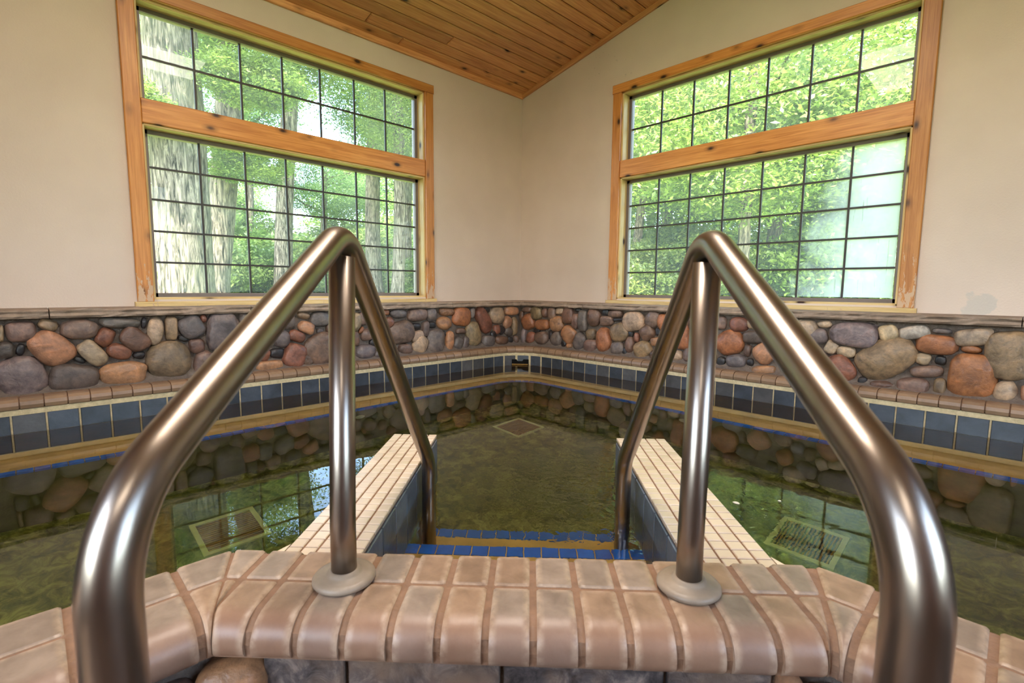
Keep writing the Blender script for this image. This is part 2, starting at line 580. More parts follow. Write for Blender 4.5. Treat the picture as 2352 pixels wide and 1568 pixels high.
# ceiling: pine boards parallel to the left wall, one object each
ceiling = MB()
for x0, x1 in ((-0.15, RIDGE), (RIDGE, X1 + 0.15)):
    za, zb = zc(x0) + 0.03, zc(x1) + 0.03
    ceiling.add([(x0, Y1 - TH, za), (x1, Y1 - TH, zb), (x1, TH, zb), (x0, TH, za), (x0, Y1 - TH, za + .12), (x1, Y1 - TH, zb + .12), (x1, TH, zb + .12), (x0, TH, za + .12)],
                [(0, 1, 2, 3), (7, 6, 5, 4), (0, 4, 5, 1), (1, 5, 6, 2), (2, 6, 7, 3), (3, 7, 4, 0)])
ceiling = ceiling.build('ceiling', M['sheath'])
tag(ceiling, 'knotty pine board ceiling sloping up from the window corner', kind='structure')
rng = random.Random(4)
BWID = 0.0985
ang = math.atan(SLOPE)
nb = int(RIDGE / (BWID * math.cos(ang)))
board_cache = {}
def board_mesh(L, wdt, th, mat, bev=0.004):
    key = (round(L, 3), round(wdt, 3), round(th, 3), mat.name)
    if key not in board_cache:
        d = box_me('board', L, wdt, th, mat, bev)
        board_cache[key] = d
    return board_cache[key]
for side in (0, 1):
    for i in range(nb + 1):
        xm = (i + 0.5) * BWID * math.cos(ang)
        if side: xm = 2 * RIDGE - xm
        cuts = [0.0]
        y = rng.uniform(0.9, 2.6)
        while y < -Y1 - 0.5:
            cuts.append(round(y, 1)); y += rng.choice([2.0, 2.4, 3.0])
        cuts.append(-Y1)
        if side: cuts = [0.0, -Y1]
        for a, b in zip(cuts[:-1], cuts[1:]):
            d = board_mesh(b - a - 0.003, BWID - 0.006, 0.018, M['ceil'], 0.007)
            o = ob('board', d, ceiling, (xm, -(a + b) / 2, zc(xm) + 0.022))
            tilt = -ang if side == 0 else ang
            # local x along world y, underside facing down
            o.rotation_euler = Matrix.Rotation(tilt, 3, 'Y').to_4x4().to_euler()
            mw = Matrix.Rotation(tilt, 4, 'Y') @ Matrix.Rotation(math.pi, 4, 'Y') @ Matrix.Rotation(R(90), 4, 'Z')
            mw.translation = (xm, -(a + b) / 2, zc(xm) + 0.018)
            o.matrix_world = mw

def board(name, parent, p0, p1, out, wdt, th, mat):
    """board from p0 to p1 on a wall: its back on the wall, 'out' the face normal"""
    p0, p1, out = Vector(p0), Vector(p1), Vector(out).normalized()
    ax = (p1 - p0); L = ax.length; ax.normalize()
    side = out.cross(ax).normalized()
    mw = Matrix((ax, side, out)).transposed().to_4x4()
    mw.translation = (p0 + p1) / 2
    o = ob(name, board_mesh(L, wdt, th, mat), parent)
    o.matrix_world = mw
    return o

trim_1 = board('trim_1', None, (0, Y1, EAVE - 0.012), (0, 0, EAVE - 0.012), (1, 0, 0), 0.045, 0.02, M['ceil'])
tag(trim_1, 'narrow pine trim where the left wall meets the ceiling', kind='structure')
trim_2 = board('trim_2', None, (0.01, 0, zc(0.01) - 0.012), (RIDGE, 0, zc(RIDGE) - 0.012), (0, -1, 0), 0.045, 0.02, M['ceil'])
tag(trim_2, 'narrow pine trim climbing the gable wall under the ceiling', kind='structure')

# ------------------------------------------------------------------ windows
def window(name, label, horiz, out, s0, s1, fogged):
    """horiz: unit vector along the wall, out: room-side normal. s0..s1 opening"""
    H, O = Vector(horiz), Vector(out)
    def P(s, z, d=0.0): return H * s + O * d + Vector((0, 0, z))
    root = empty(name, P((s0 + s1) / 2, WIN['z0'], 0))
    tag(root, label, kind='structure')
    bpy.context.view_layer.update()
    inv = root.matrix_world.inverted()
    def brd(nm, a, b, wdt, th, mat, o=O):
        q = board(nm, None, a, b, o, wdt, th, mat)
        q.parent = root; q.matrix_parent_inverse = inv
        return q
    def bx(nm, sa, sb, za, zb, da, db, mat, parent=None):
        mb = MB()
        pts = [P(s, z, d) for d in (da, db) for s, z in ((sa, za), (sb, za), (sb, zb), (sa, zb))]
        mb.add([p - P((s0 + s1) / 2, WIN['z0'], 0) for p in pts], [(0, 1, 2, 3), (7, 6, 5, 4), (0, 4, 5, 1), (1, 5, 6, 2), (2, 6, 7, 3), (3, 7, 4, 0)])
        return mb.build(nm, mat, parent or root)
    z0, z1 = WIN['z0'], WIN['z1']
    cw = 0.073
    brd('casing_board', P(s0 - cw / 2, z0 - 0.012), P(s0 - cw / 2, z1), cw, 0.022, M['casing'])
    brd('casing_board', P(s1 + cw / 2, z0 - 0.012), P(s1 + cw / 2, z1), cw, 0.022, M['casing'])
    brd('casing_board', P(s0 - cw - 0.004, z1 + 0.031), P(s1 + cw + 0.004, z1 + 0.031), 0.062, 0.026, M['casing'])
    brd('sill_board', P(s0 - cw - 0.012, z0 - 0.026), P(s1 + cw + 0.012, z0 - 0.026), 0.030, 0.034, M['jamb'])
    D = 0.135
    # linings of the opening
    for s, o in ((s0, H), (s1, -H)):
        q = brd('jamb_board', P(s, z0, -D / 2), P(s, z1, -D / 2), D, 0.012, M['jamb'], o)
    brd('head_board', P(s0, z1, -D / 2), P(s1, z1, -D / 2), D, 0.012, M['jamb'], Vector((0, 0, -1)))
    brd('stool_board', P(s0, z0, -D / 2), P(s1, z0, -D / 2), D, 0.012, M['jamb'], Vector((0, 0, 1)))
    # the wide timber between the upper and the lower sash
    brd('transom_beam', P(s0, 1.5655, -0.05), P(s1, 1.5655, -0.05), 0.125, 0.062, M['casing'])
    brd('transom_board', P(s0, 1.503, -D / 2), P(s1, 1.503, -D / 2), D, 0.012, M['jamb'], Vector((0, 0, -1)))
    bx('transom_core', s0, s1, 1.516, 1.618, -D, -0.052, M['jamb'])
    # two sashes
    g = 0.10
    for nm, za, zb, rows in (('lower_sash', z0 + 0.012, 1.491, 5), ('upper_sash', 1.628, z1 - 0.012, 2)):
        fwid = 0.022
        a, b = s0 + 0.012, s1 - 0.012
        sash = bx(nm, a, a + fwid, za, zb, -g - 0.02, -g + 0.022, M['sash'])
        c = P((s0 + s1) / 2, z0, 0)
        mb = MB()
        def addb(sa, sb, zA, zB, dA, dB):
            pts = [P(s, z, d) - c for d in (dA, dB) for s, z in ((sa, zA), (sb, zA), (sb, zB), (sa, zB))]
            mb.add(pts, [(0, 1, 2, 3), (7, 6, 5, 4), (0, 4, 5, 1), (1, 5, 6, 2), (2, 6, 7, 3), (3, 7, 4, 0)])
        for r_ in ((a, a + fwid, za, zb), (b - fwid, b, za, zb), (a, b, za, za + fwid), (a, b, zb - fwid, zb)):
            addb(*r_, -g - 0.02, -g + 0.022)
        sash.data = me(nm, mb.v, mb.f, M['sash'])
        ia, ib, ja, jb = a + fwid, b - fwid, za + fwid, zb - fwid
        mw = 0.0055
        for i in range(1, 7):
            s = ia + (ib - ia) * i / 7
            bx('muntin', s - mw, s + mw, ja, jb, -g - 0.006, -g + 0.006, M['muntin'], sash)
        for j in range(1, rows):
            z = ja + (jb - ja) * j / rows
            bx('muntin', ia, ib, z - mw, z + mw, -g - 0.0055, -g + 0.0055, M['muntin'], sash)
        for i in range(7):
            for j in range(rows):
                mat = M['glass']
                if fogged and nm == 'lower_sash':
                    mat = M['fog']
                w_, h_ = (ib - ia) / 7, (jb - ja) / rows
                bx('pane', ia + i * w_ + mw, ia + (i + 1) * w_ - mw, ja + j * h_ + mw, ja + (j + 1) * h_ - mw, -g - 0.002, -g + 0.002, mat, sash)
    return root

window('window_1', 'pine framed grid window looking out on thick tree trunks', (0, 1, 0), (1, 0, 0), LW[0], LW[1], False)
window('window_2', 'pine framed grid window full of leaves, its end panes fogged', (1, 0, 0), (0, -1, 0), RW[0], RW[1], True)

def plain_window(name, horiz, out, off, s0, s1):
    H, O = Vector(horiz), Vector(out)
    mb = MB(); z0, z1 = WIN['z0'], WIN['z1']
    def addb(sa, sb, zA, zB, dA, dB):
        pts = [H * s + O * (off + d) + Vector((0, 0, z)) for d in (dA, dB) for s, z in ((sa, zA), (sb, zA), (sb, zB), (sa, zB))]
        mb.add(pts, [(0, 1, 2, 3), (7, 6, 5, 4), (0, 4, 5, 1), (1, 5, 6, 2), (2, 6, 7, 3), (3, 7, 4, 0)])
    c = 0.075
    for r_ in ((s0 - c, s0, z0 - c, z1 + c), (s1, s1 + c, z0 - c, z1 + c), (s0, s1, z0 - c, z0), (s0, s1, z1, z1 + c)): addb(*r_, 0, 0.022)
    sm = (s0 + s1) / 2
    addb(sm - 0.03, sm + 0.03, z0, z1, -0.1, 0.0)
    o = mb.build(name, M['casing'])
    mb = MB()
    addb(s0, s1, z0, z1, -0.102, -0.098)
    mb.build('pane', M['glass'], o)
    tag(o, kind='structure')
plain_window('window_3', (0, 1, 0), (-1, 0, 0), -X1, *BW)
plain_window('window_4', (1, 0, 0), (0, 1, 0), Y1, *FWN)

# ------------------------------------------------------------------ river-stone facing and its cap
def jitter_col(c, rnd):
    v = rnd.uniform(0.85, 1.15)
    q = srgb(*PAL[c])
    return (min(1, q[0] * v * rnd.uniform(.94, 1.06)), min(1, q[1] * v), min(1, q[2] * v * rnd.uniform(.92, 1.08)), 1)

def ico(sub):
    import bmesh
    bm = bmesh.new()
    bmesh.ops.create_icosphere(bm, subdivisions=sub, radius=1)
    v = np.array([x.co[:] for x in bm.verts]); f = [tuple(q.index for q in p.verts) for p in bm.faces]
    bm.free()
    return v, f
ICO3, ICO4 = ico(3), ico(4)

def pebble(name, a, b, dep, seed, parent, loc, mw3, colr, big=False):
    """rounded boulder, a x b across, dep deep (half of it buried in mortar)"""
    v, f = ICO4 if big else ICO3
    rnd = random.Random(seed)
    p = rnd.uniform(2.2, 3.4)
    q = np.abs(v) ** (2 / p) * np.sign(v)
    nn = (np.abs(q) ** p).sum(1) ** (1 / p)
    q = q / nn[:, None]
    off = Vector((rnd.uniform(-50, 50), rnd.uniform(-50, 50), rnd.uniform(-50, 50)))
    out = []
    for x, y, z in q:
        d = Vector((x, y, z))
        k = 1 + 0.16 * noise.noise(d * 0.9 + off) + 0.05 * noise.noise(d * 2.3 + off) 
        out.append((x * a * k, y * b * k, z * dep * (k + 0.05 * noise.noise(d * 4 + off))))
    o = ob(name, me(name, out, f, M['stone'], True), parent)
    mm = mw3.to_4x4(); mm.translation = loc
    o.matrix_world = mm
    o.color = colr
    return o

STONE_D = 0.135      # mortar face
def facing(wall, data, horiz, out, lo, hi, seed):
    H, O = Vector(horiz), Vector(out)
    Zv = Vector((0, 0, 1))
    mb = MB()
    # mortar bed: flares out at the foot into a fillet on the coping
    prof = [(0.0, 0.11), (0.225, 0.11), (0.215, 0.142), (0.17, 0.165), (STONE_D + 0.01, 0.20), (STONE_D, 0.26), (STONE_D, 0.50), (0.0, 0.50)]
    n = 60
    v = []; f = []
    e0, e1 = min(lo, hi), max(lo, hi)
    L = [e0 + (e1 - e0) * i / n for i in range(n + 1)]
    for s in L:
        for k, (d, z) in enumerate(prof):
            w = 0.008 * noise.noise(Vector((s * 6, z * 9, seed))) if 0 < k < 7 else 0
            v.append(H * s + O * (d + w) + Zv * z)
    m_ = len(prof)
    for i in range(n):
        for k in range(m_):
            k2 = (k + 1) % m_
            q = (i * m_ + k, i * m_ + k2, (i + 1) * m_ + k2, (i + 1) * m_ + k)
            f.append(q)
    f.append(tuple(range(m_))); f.append(tuple(reversed(range(n * m_, (n + 1) * m_))))
    bed = ob('mortar_bed', me('mortar_bed', v, f, M['mortar']), wall)
    rnd = random.Random(seed)
    st = [(float(a), float(b), float(c), float(d), float(e), g) for a, b, c, d, e, g in (q.split(',') for q in data.split())]
    # the run goes on out of the picture
    ext = max(abs(s[0]) for s in st) + 0.16
    sgn = -1 if lo < 0 and hi <= 0 else 1
    s = ext
    while s < 5.45:
        for z in (0.20, 0.31, 0.42):
            a = rnd.uniform(0.05, 0.085)
            st.append((sgn * (s + rnd.uniform(-.03, .03)), z + rnd.uniform(-.02, .02), a, rnd.uniform(0.042, 0.058), rnd.uniform(-20, 20), rnd.choice('ntmgpbrsovk')))
        s += 0.15
    side = O.cross(H)
    for i, (s, z, a, b, an, c) in enumerate(st):
        an = R(an)
        u = H * math.cos(an) + Zv * math.sin(an)
        w = O.cross(u)
        mw3 = Matrix((u, w, O)).transposed()
        dep = min(0.085, 0.40 * math.sqrt(a * b) + 0.018)
        if c == 'd': dep *= 0.7
        base = STONE_D + max(0, 0.235 - z) * 0.30
        pebble('stone', a * 1.03, b * 1.03, dep, seed * 1000 + i, bed, H * s + O * (base + 0.002) + Zv * z, mw3, jitter_col(c, rnd), a > 0.09)
    return bed

STONES_L='-3.367,0.44,0.049,0.046,2,n -3.432,0.432,0.037,0.009,86,t -3.277,0.465,0.036,0.026,-22,m -3.169,0.439,0.068,0.047,-2,n -3.011,0.462,0.08,0.026,-6,g -2.913,0.458,0.029,0.011,83,d -2.868,0.417,0.072,0.035,83,p -2.797,0.425,0.064,0.029,87,t -2.703,0.428,0.06,0.057,-67,g -2.644,0.47,0.023,0.016,86,r -2.556,0.387,0.108,0.076,88,g -2.436,0.443,0.052,0.032,87,g -3.073,0.396,0.046,0.037,63,r -2.958,0.377,0.066,0.05,-49,b -3.421,0.358,0.037,0.026,87,k -3.376,0.357,0.027,0.015,80,d -3.273,0.354,0.085,0.066,-55,s -3.125,0.317,0.071,0.042,-55,p -3.022,0.319,0.052,0.039,-16,r -2.942,0.293,0.026,0.021,-8,d -2.746,0.365,0.027,0.014,-29,d -2.684,0.321,0.041,0.037,-87,b -3.175,0.29,0.023,0.014,-31,d -3.378,0.227,0.09,0.084,-72,v -3.202,0.206,0.088,0.067,-11,k -3.011,0.205,0.093,0.063,-1,s -2.812,0.251,0.105,0.098,-76,m -2.653,0.227,0.072,0.052,78,n -2.351,0.242,0.046,0.04,-13,r -2.26,0.243,0.044,0.032,-8,d -2.32,0.175,0.077,0.028,2,s -2.163,0.216,0.078,0.066,70,r -2.084,0.184,0.041,0.036,-81,b -1.995,0.244,0.099,0.093,-68,n -2.139,0.341,0.049,0.037,-26,r -2.077,0.394,0.05,0.038,-29,s -2.243,0.338,0.062,0.055,-22,g -2.19,0.437,0.051,0.049,90,g -2.093,0.471,0.04,0.024,-17,m -1.988,0.443,0.064,0.048,-3,g -1.991,0.366,0.022,0.017,-5,k -1.926,0.372,0.044,0.025,89,b -2.508,0.264,0.052,0.039,-90,b -2.441,0.347,0.052,0.048,-10,r -2.358,0.359,0.049,0.042,-90,g -2.439,0.205,0.049,0.044,-19,b -2.52,0.174,0.043,0.035,-13,g -2.313,0.438,0.045,0.042,88,t -2.387,0.45,0.035,0.029,87,b -2.378,0.28,0.025,0.022,-13,d -2.484,0.436,0.026,0.02,87,n -1.751,0.414,0.066,0.049,77,p -1.679,0.437,0.046,0.045,-83,n -1.51,0.473,0.024,0.021,-3,o -1.481,0.402,0.038,0.036,-75,r -1.703,0.355,0.026,0.014,55,o -1.659,0.321,0.05,0.043,10,n -1.749,0.301,0.051,0.027,89,b -1.679,0.203,0.074,0.052,-8,g -1.406,0.459,0.065,0.033,-6,g -1.384,0.321,0.096,0.09,7,n -1.246,0.449,0.089,0.048,4,n -1.117,0.445,0.052,0.049,-82,g -0.974,0.461,0.073,0.032,-2,s -1.254,0.361,0.04,0.025,-4,d -1.173,0.338,0.057,0.031,-90,k -1.111,0.364,0.035,0.023,-4,d -0.996,0.37,0.069,0.05,-5,s -0.824,0.417,0.085,0.076,-9,o -0.713,0.444,0.043,0.024,-89,g -0.59,0.38,0.129,0.067,-60,r -0.436,0.416,0.088,0.074,-7,t -0.548,0.468,0.034,0.019,-2,d -0.259,0.451,0.084,0.04,-2,s -1.255,0.286,0.059,0.036,22,p -1.225,0.221,0.072,0.06,57,p -1.084,0.24,0.096,0.082,87,v -0.95,0.225,0.078,0.036,84,s -0.994,0.287,0.024,0.015,-89,d -0.832,0.302,0.046,0.024,-4,b -0.867,0.207,0.052,0.046,59,g -0.79,0.207,0.052,0.03,76,g -0.697,0.27,0.108,0.076,-78,m -0.539,0.202,0.069,0.048,-8,g -0.435,0.293,0.042,0.033,-84,r -0.47,0.243,0.039,0.035,-75,d -0.378,0.284,0.037,0.035,-48,d -0.29,0.265,0.047,0.04,-14,k -0.39,0.196,0.072,0.039,-6,b -0.309,0.353,0.056,0.046,-84,s -0.219,0.309,0.081,0.032,-89,m -0.28,0.194,0.033,0.027,-13,d -0.208,0.193,0.034,0.025,-84,b -1.36,0.198,0.061,0.039,-7,n -1.576,0.178,0.036,0.032,-20,g -1.615,0.261,0.03,0.028,-49,d -1.503,0.242,0.05,0.047,-49,n -1.54,0.18,0.027,0.024,-78,r -1.554,0.342,0.037,0.035,-75,b'
STONES_R='0.236,0.464,0.056,0.027,2,b 0.247,0.351,0.073,0.069,27,o 0.349,0.435,0.063,0.056,7,m 0.443,0.442,0.042,0.033,89,b 0.528,0.437,0.054,0.042,89,n 0.611,0.463,0.045,0.028,3,p 0.413,0.337,0.084,0.042,4,o 0.584,0.357,0.073,0.066,12,s 0.709,0.426,0.068,0.057,89,b 0.286,0.213,0.051,0.046,74,r 0.412,0.22,0.078,0.059,9,n 0.512,0.257,0.039,0.022,90,d 0.583,0.224,0.064,0.059,32,g 0.713,0.275,0.073,0.07,45,s 0.801,0.479,0.031,0.018,2,d 0.78,0.386,0.061,0.036,-89,n 0.86,0.397,0.087,0.044,-89,g 0.966,0.426,0.071,0.061,89,b 1.071,0.471,0.031,0.026,3,d 1.087,0.406,0.055,0.037,4,n 1.167,0.464,0.064,0.028,3,n 1.196,0.42,0.06,0.01,3,d 1.325,0.416,0.089,0.072,5,p 1.48,0.44,0.057,0.053,64,n 0.941,0.294,0.048,0.042,12,m 0.831,0.225,0.072,0.055,68,g 0.944,0.199,0.063,0.051,11,n 1.067,0.256,0.102,0.067,90,o 1.206,0.327,0.077,0.073,24,m 1.301,0.32,0.025,0.024,68,d 1.353,0.296,0.036,0.022,-89,r 1.44,0.341,0.058,0.056,35,b 1.525,0.352,0.027,0.019,-89,d 1.197,0.204,0.057,0.048,13,g 1.297,0.236,0.067,0.039,-89,b 1.414,0.213,0.068,0.062,22,m 1.508,0.281,0.036,0.029,10,s 1.549,0.47,0.02,0.018,3,d 0.67,0.193,0.032,0.029,73,d 0.736,0.182,0.029,0.019,8,s 1.261,0.188,0.028,0.021,88,d 1.5,0.184,0.035,0.027,88,b 0.198,0.227,0.068,0.025,-90,v 0.348,0.284,0.036,0.02,5,d 0.557,0.279,0.034,0.017,5,d 0.171,0.401,0.047,0.023,-90,b 1.567,0.42,0.061,0.045,-88,o 1.714,0.336,0.091,0.051,-88,o 1.776,0.435,0.047,0.037,-88,b 1.783,0.361,0.02,0.016,90,d 1.678,0.197,0.041,0.036,17,p 1.762,0.209,0.048,0.037,88,n 1.971,0.442,0.041,0.034,-87,n 2.078,0.437,0.059,0.049,4,r 2.161,0.449,0.036,0.031,90,p 2.03,0.315,0.088,0.08,13,o 2.176,0.364,0.062,0.041,5,k 2.143,0.278,0.04,0.021,83,b 2.243,0.27,0.068,0.066,57,s 1.988,0.191,0.031,0.028,74,d 2.08,0.205,0.058,0.042,10,g 2.165,0.207,0.025,0.021,87,d 2.249,0.17,0.067,0.025,8,s 1.942,0.201,0.034,0.012,-87,m 1.856,0.436,0.046,0.043,-89,n 1.871,0.298,0.073,0.051,-89,o 1.852,0.195,0.041,0.038,37,g 1.648,0.295,0.04,0.026,-89,n 1.618,0.374,0.024,0.022,88,d 1.593,0.233,0.033,0.031,72,b 2.45,0.438,0.063,0.045,-3,p 2.549,0.465,0.036,0.021,3,p 2.514,0.391,0.056,0.042,20,g 2.69,0.414,0.105,0.067,-3,v 2.59,0.338,0.037,0.033,66,p 2.662,0.32,0.043,0.029,0,p 2.524,0.294,0.038,0.03,-89,b 2.638,0.216,0.08,0.078,-54,r 2.839,0.439,0.041,0.041,-68,p 2.944,0.446,0.062,0.036,16,w 2.833,0.294,0.131,0.095,29,m 3.032,0.393,0.083,0.046,-2,o 3.052,0.461,0.035,0.013,-3,g 3.166,0.441,0.068,0.041,9,p 3.163,0.382,0.037,0.018,-7,o 2.989,0.316,0.032,0.03,78,p 3.056,0.316,0.022,0.021,79,d 3.007,0.255,0.063,0.03,8,n 3.171,0.251,0.111,0.086,90,o 3.287,0.364,0.109,0.075,-86,m 2.749,0.172,0.024,0.021,80,d 2.834,0.163,0.049,0.024,6,b 2.96,0.175,0.068,0.04,3,n 3.063,0.184,0.043,0.025,-88,m 3.293,0.199,0.054,0.038,83,p 3.353,0.198,0.037,0.012,-86,s 2.377,0.23,0.05,0.047,54,b 2.393,0.346,0.049,0.047,63,o 2.461,0.274,0.039,0.035,85,g 2.443,0.185,0.043,0.035,14,r 2.504,0.192,0.027,0.025,38,k 2.324,0.43,0.035,0.033,-87,g'
facing(wall_left, STONES_L, (0, 1, 0), (1, 0, 0), -5.5, 0.0, 1)
facing(wall_right, STONES_R, (1, 0, 0), (0, -1, 0), 0.0, 5.5, 2)

def cap_run(wall, horiz, out, joints, seed):
    H, O = Vector(horiz), Vector(out); Zv = Vector((0, 0, 1))
    rnd = random.Random(seed)
    for a, b in zip(joints[:-1], joints[1:]):
        a, b = a + 0.002, b - 0.002
        n = max(4, int(abs(b - a) / 0.035))
        v, f = [], []
        for i in range(n + 1):
            s = a + (b - a) * i / n
            def w(k): return 0.012 * noise.noise(Vector((s * 11, k * 3.1, seed)))+0.007 * noise.noise(Vector((s * 31, k * 5.1, seed)))
            prof = [(0, 0.497), (0.178 + w(0), 0.497), (0.186 + w(1), 0.507), (0.180 + w(2), 0.519), (0.186 + w(3), 0.530 + w(6) * .3), (0.176 + w(4), 0.537 + w(5) * .5), (0, 0.540)]
            v += [H * s + O * d + Zv * z for d, z in prof]
        m_ = 7
        for i in range(n):
            for k in range(m_):
                k2 = (k + 1) % m_
                f.append((i * m_ + k, i * m_ + k2, (i + 1) * m_ + k2, (i + 1) * m_ + k))
        f.append(tuple(range(m_))); f.append(tuple(reversed(range(n * m_, (n + 1) * m_))))
        o = ob('cap_stone', me('cap_stone', v, f, M['capstone']), wall)
        k = rnd.uniform(0.85, 1.12)
        o.color = srgb(146, 126, 108, k)
cap_run(wall_left, (0, 1, 0), (1, 0, 0), [-5.5, -4.3, -3.27, -2.41, -1.62, -0.94, 0.0], 5)
cap_run(wall_right, (1, 0, 0), (0, -1, 0), [0.0, 0.88, 1.62, 2.32, 3.32, 4.4, 5.5], 6)

# ------------------------------------------------------------------ the pool
TD = 0.28                    # face of the waterline tiles from the walls
def path(d, r, y_end=-5.55, x_end=5.55, n=10):
    pts = [(d, y_end), (d, -(d + r))]
    for i in range(1, n):
        an = math.pi - (math.pi / 2) * i / n
        pts.append((d + r + r * math.cos(an), -(d + r) + r * math.sin(an)))
    pts += [(d + r, -d), (x_end, -d)]
    return pts
RC = 0.25
pool = empty('pool', (0.4, -0.4, -0.9))
tag(pool, 'sunken corner soaking pool with tan coping and slate waterline tiles', 'pool')
PO = Vector((0.4, -0.4, -0.9))
def to_pool(o):
    o.parent = pool
    o.matrix_parent_inverse = Matrix.Translation(-PO)
    return o

def strip(pa, pb, za, zb):
    n = len(pa)
    v = [(x, y, za) for x, y in pa] + [(x, y, zb) for x, y in pb]
    return v, [(i, i + 1, n + i + 1, n + i) for i in range(n - 1)]
# basin floor and deep walls
mb = MB().box(0.05, 5.55, -5.55, -0.05, -1.0, -0.9)
to_pool(mb.build('basin_floor', M['floorp']))
BEN_Z, BEN_D = -0.33, 0.575
tile_p, edge_p = path(TD - 0.003, RC + 0.003), path(BEN_D, 0.22)
mb = MB()
for pa, pb, za, zb in ((tile_p, tile_p, 0.1, BEN_Z),): mb.add(*strip(pa, pb, za, zb))
back = path(0.06, 0.1)
mb.add(*strip(back, tile_p, 0.1, 0.1))
to_pool(mb.build('grout_bed', M['grout_pale']))
mb = MB()
mb.add(*strip(tile_p, edge_p, BEN_Z, BEN_Z))
mb.add(*strip(edge_p, edge_p, BEN_Z, -0.9))
bench = to_pool(mb.build('bench', M['bench']))
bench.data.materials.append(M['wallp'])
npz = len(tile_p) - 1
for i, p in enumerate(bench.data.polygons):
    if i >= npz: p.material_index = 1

class Run:
    """arc-length walk along a polyline"""
    def __init__(self, pts):
        self.p = [Vector((x, y)) for x, y in pts]
        self.l = [0.0]
        for a, b in zip(self.p[:-1], self.p[1:]): self.l.append(self.l[-1] + (b - a).length)
    def at(self, s):
        s = max(0, min(self.l[-1] - 1e-6, s))
        for i in range(len(self.p) - 1):
            if s <= self.l[i + 1]:
                t = (s - self.l[i]) / (self.l[i + 1] - self.l[i])
                d = (self.p[i + 1] - self.p[i]).normalized()
                return self.p[i].lerp(self.p[i + 1], t), d
fine = lambda d, r: Run(path(d, r, n=24))

def along(run, pitch, s_ref):
    """tile centres along a run so that a joint falls on s_ref"""
    s = s_ref - math.floor(s_ref / pitch) * pitch
    out = []
    while s + pitch < run.l[-1]:
        out.append(s + pitch / 2); s += pitch
    return out

# waterline tiles
rnd = random.Random(11)
run = fine(TD, RC)
TP = 0.1135
ref = 5.55 - 3.425
for row, hh, zm in ((0, 0.094, 0.034), (1, 0.299, -0.1685)):
    tile_d = box_me('waterline_tile', TP - 0.007, hh, 0.006, M['wtile'], 0.002)
    for s in along(run, TP, ref):
        p, d = run.at(s)
        o = ob('waterline_tile', tile_d)
        ax = Vector((d.x, d.y, 0)); outn = Vector((d.y, -d.x, 0))
        mw = Matrix((ax, Vector((0, 0, 1)), outn)).transposed().to_4x4()
        mw.translation = Vector((p.x, p.y, zm)) - outn * 0.004
        o.matrix_world = mw
        to_pool(o)
        k = rnd.uniform(0.8, 1.2)
        if row: o.color = srgb(52, 32, 14, k)          # brown mineral stain on the tiles that stay under water
        else: o.color = srgb(62, 67, 74, k) if rnd.random() < 0.8 else srgb(76, 75, 75, k)

# bullnose coping along the walls
prof = [(0.175, 0.105), (0.175, 0.153), (0.255, 0.155), (0.275, 0.151), (0.288, 0.140), (0.2925, 0.125), (0.288, 0.110), (0.276, 0.101), (0.262, 0.099)]
cop_pitch = 0.0795
def cop_mesh(s0, s1, runs, origin):
    v, f = [], []
    m_ = len(prof)
    for s in (s0, s1):
        for (dd, z), rr in zip(prof, runs):
            q = rr[0].at(rr[1](s))[0]
            v.append(Vector((q.x, q.y, z)) - origin)
    for k in range(m_):
        k2 = (k + 1) % m_
        f.append((k, k2, m_ + k2, m_ + k))
    f.append(tuple(reversed(range(m_)))); f.append(tuple(range(m_, 2 * m_)))
    return me('coping_tile', v, f, M['coping'])
base_run = fine(TD, RC)
stra = base_run.l[1]          # length of the straight left part
arc_len = RC * math.pi / 2
def mk_run(d):
    r = TD + RC - d           # concentric arcs
    rn = Run(path(d, r, n=24))
    def conv(s):
        if s <= stra: return s
        if s <= stra + arc_len: return stra + (s - stra) * r / RC
        return s - arc_len + arc_len * r / RC
    return rn, conv
runs = [mk_run(d) for d, z in prof]
ref = 5.55 - 3.395
shared = None
for s in along(base_run, cop_pitch, ref):
    a, b = s - cop_pitch / 2 + 0.0025, s + cop_pitch / 2 - 0.0025
    p, d = base_run.at(s)
    straight = b < stra or a > stra + arc_len
    if straight:
        if shared is None:
            dd = []
            v, f = [], []
            m_ = len(prof)
            for x in (-(cop_pitch - 0.005) / 2, (cop_pitch - 0.005) / 2):
                v += [(x, TD - q, z) for q, z in prof]
            for k in range(m_):
                k2 = (k + 1) % m_
                f.append((k, m_ + k, m_ + k2, k2))
            f.append(tuple(range(m_))); f.append(tuple(reversed(range(m_, 2 * m_))))
            shared = me('coping_tile', v, f, M['coping'])
        o = ob('coping_tile', shared)
        ax = Vector((d.x, d.y, 0)); back_n = Vector((-d.y, d.x, 0))
        mw = Matrix((ax, back_n, Vector((0, 0, 1)))).transposed().to_4x4()
        mw.translation = (p.x, p.y, 0)
        o.matrix_world = mw
    else:
        org = Vector((p.x, p.y, 0))
        o = ob('coping_tile', cop_mesh(a, b, runs, org))
        o.matrix_world = Matrix.Translation(org)
    to_pool(o)
    o.color = srgb(140, 112, 86, rnd.uniform(0.85, 1.12))
# grout under and between the bullnose tiles
pg = [(0.17, 0.103), (0.17, 0.149), (0.256, 0.151), (0.279, 0.141), (0.284, 0.125), (0.279, 0.111), (0.268, 0.104)]
mb = MB()
rings = [path(d, TD + RC - d, n=16) for d, z in pg]
for (pa, (d0, z0)), (pb, (d1, z1)) in zip(zip(rings[:-1], pg[:-1]), zip(rings[1:], pg[1:])): mb.add(*strip(pa, pb, z0, z1))
to_pool(mb.build('coping_grout', M['grout']))
mb = MB()
mb.add(*strip(path(TD + 0.001, RC - .001), path(TD + 0.001, RC - .001), 0.081, 0.106))
to_pool(mb.build('grout_line', M['grout_pale']))

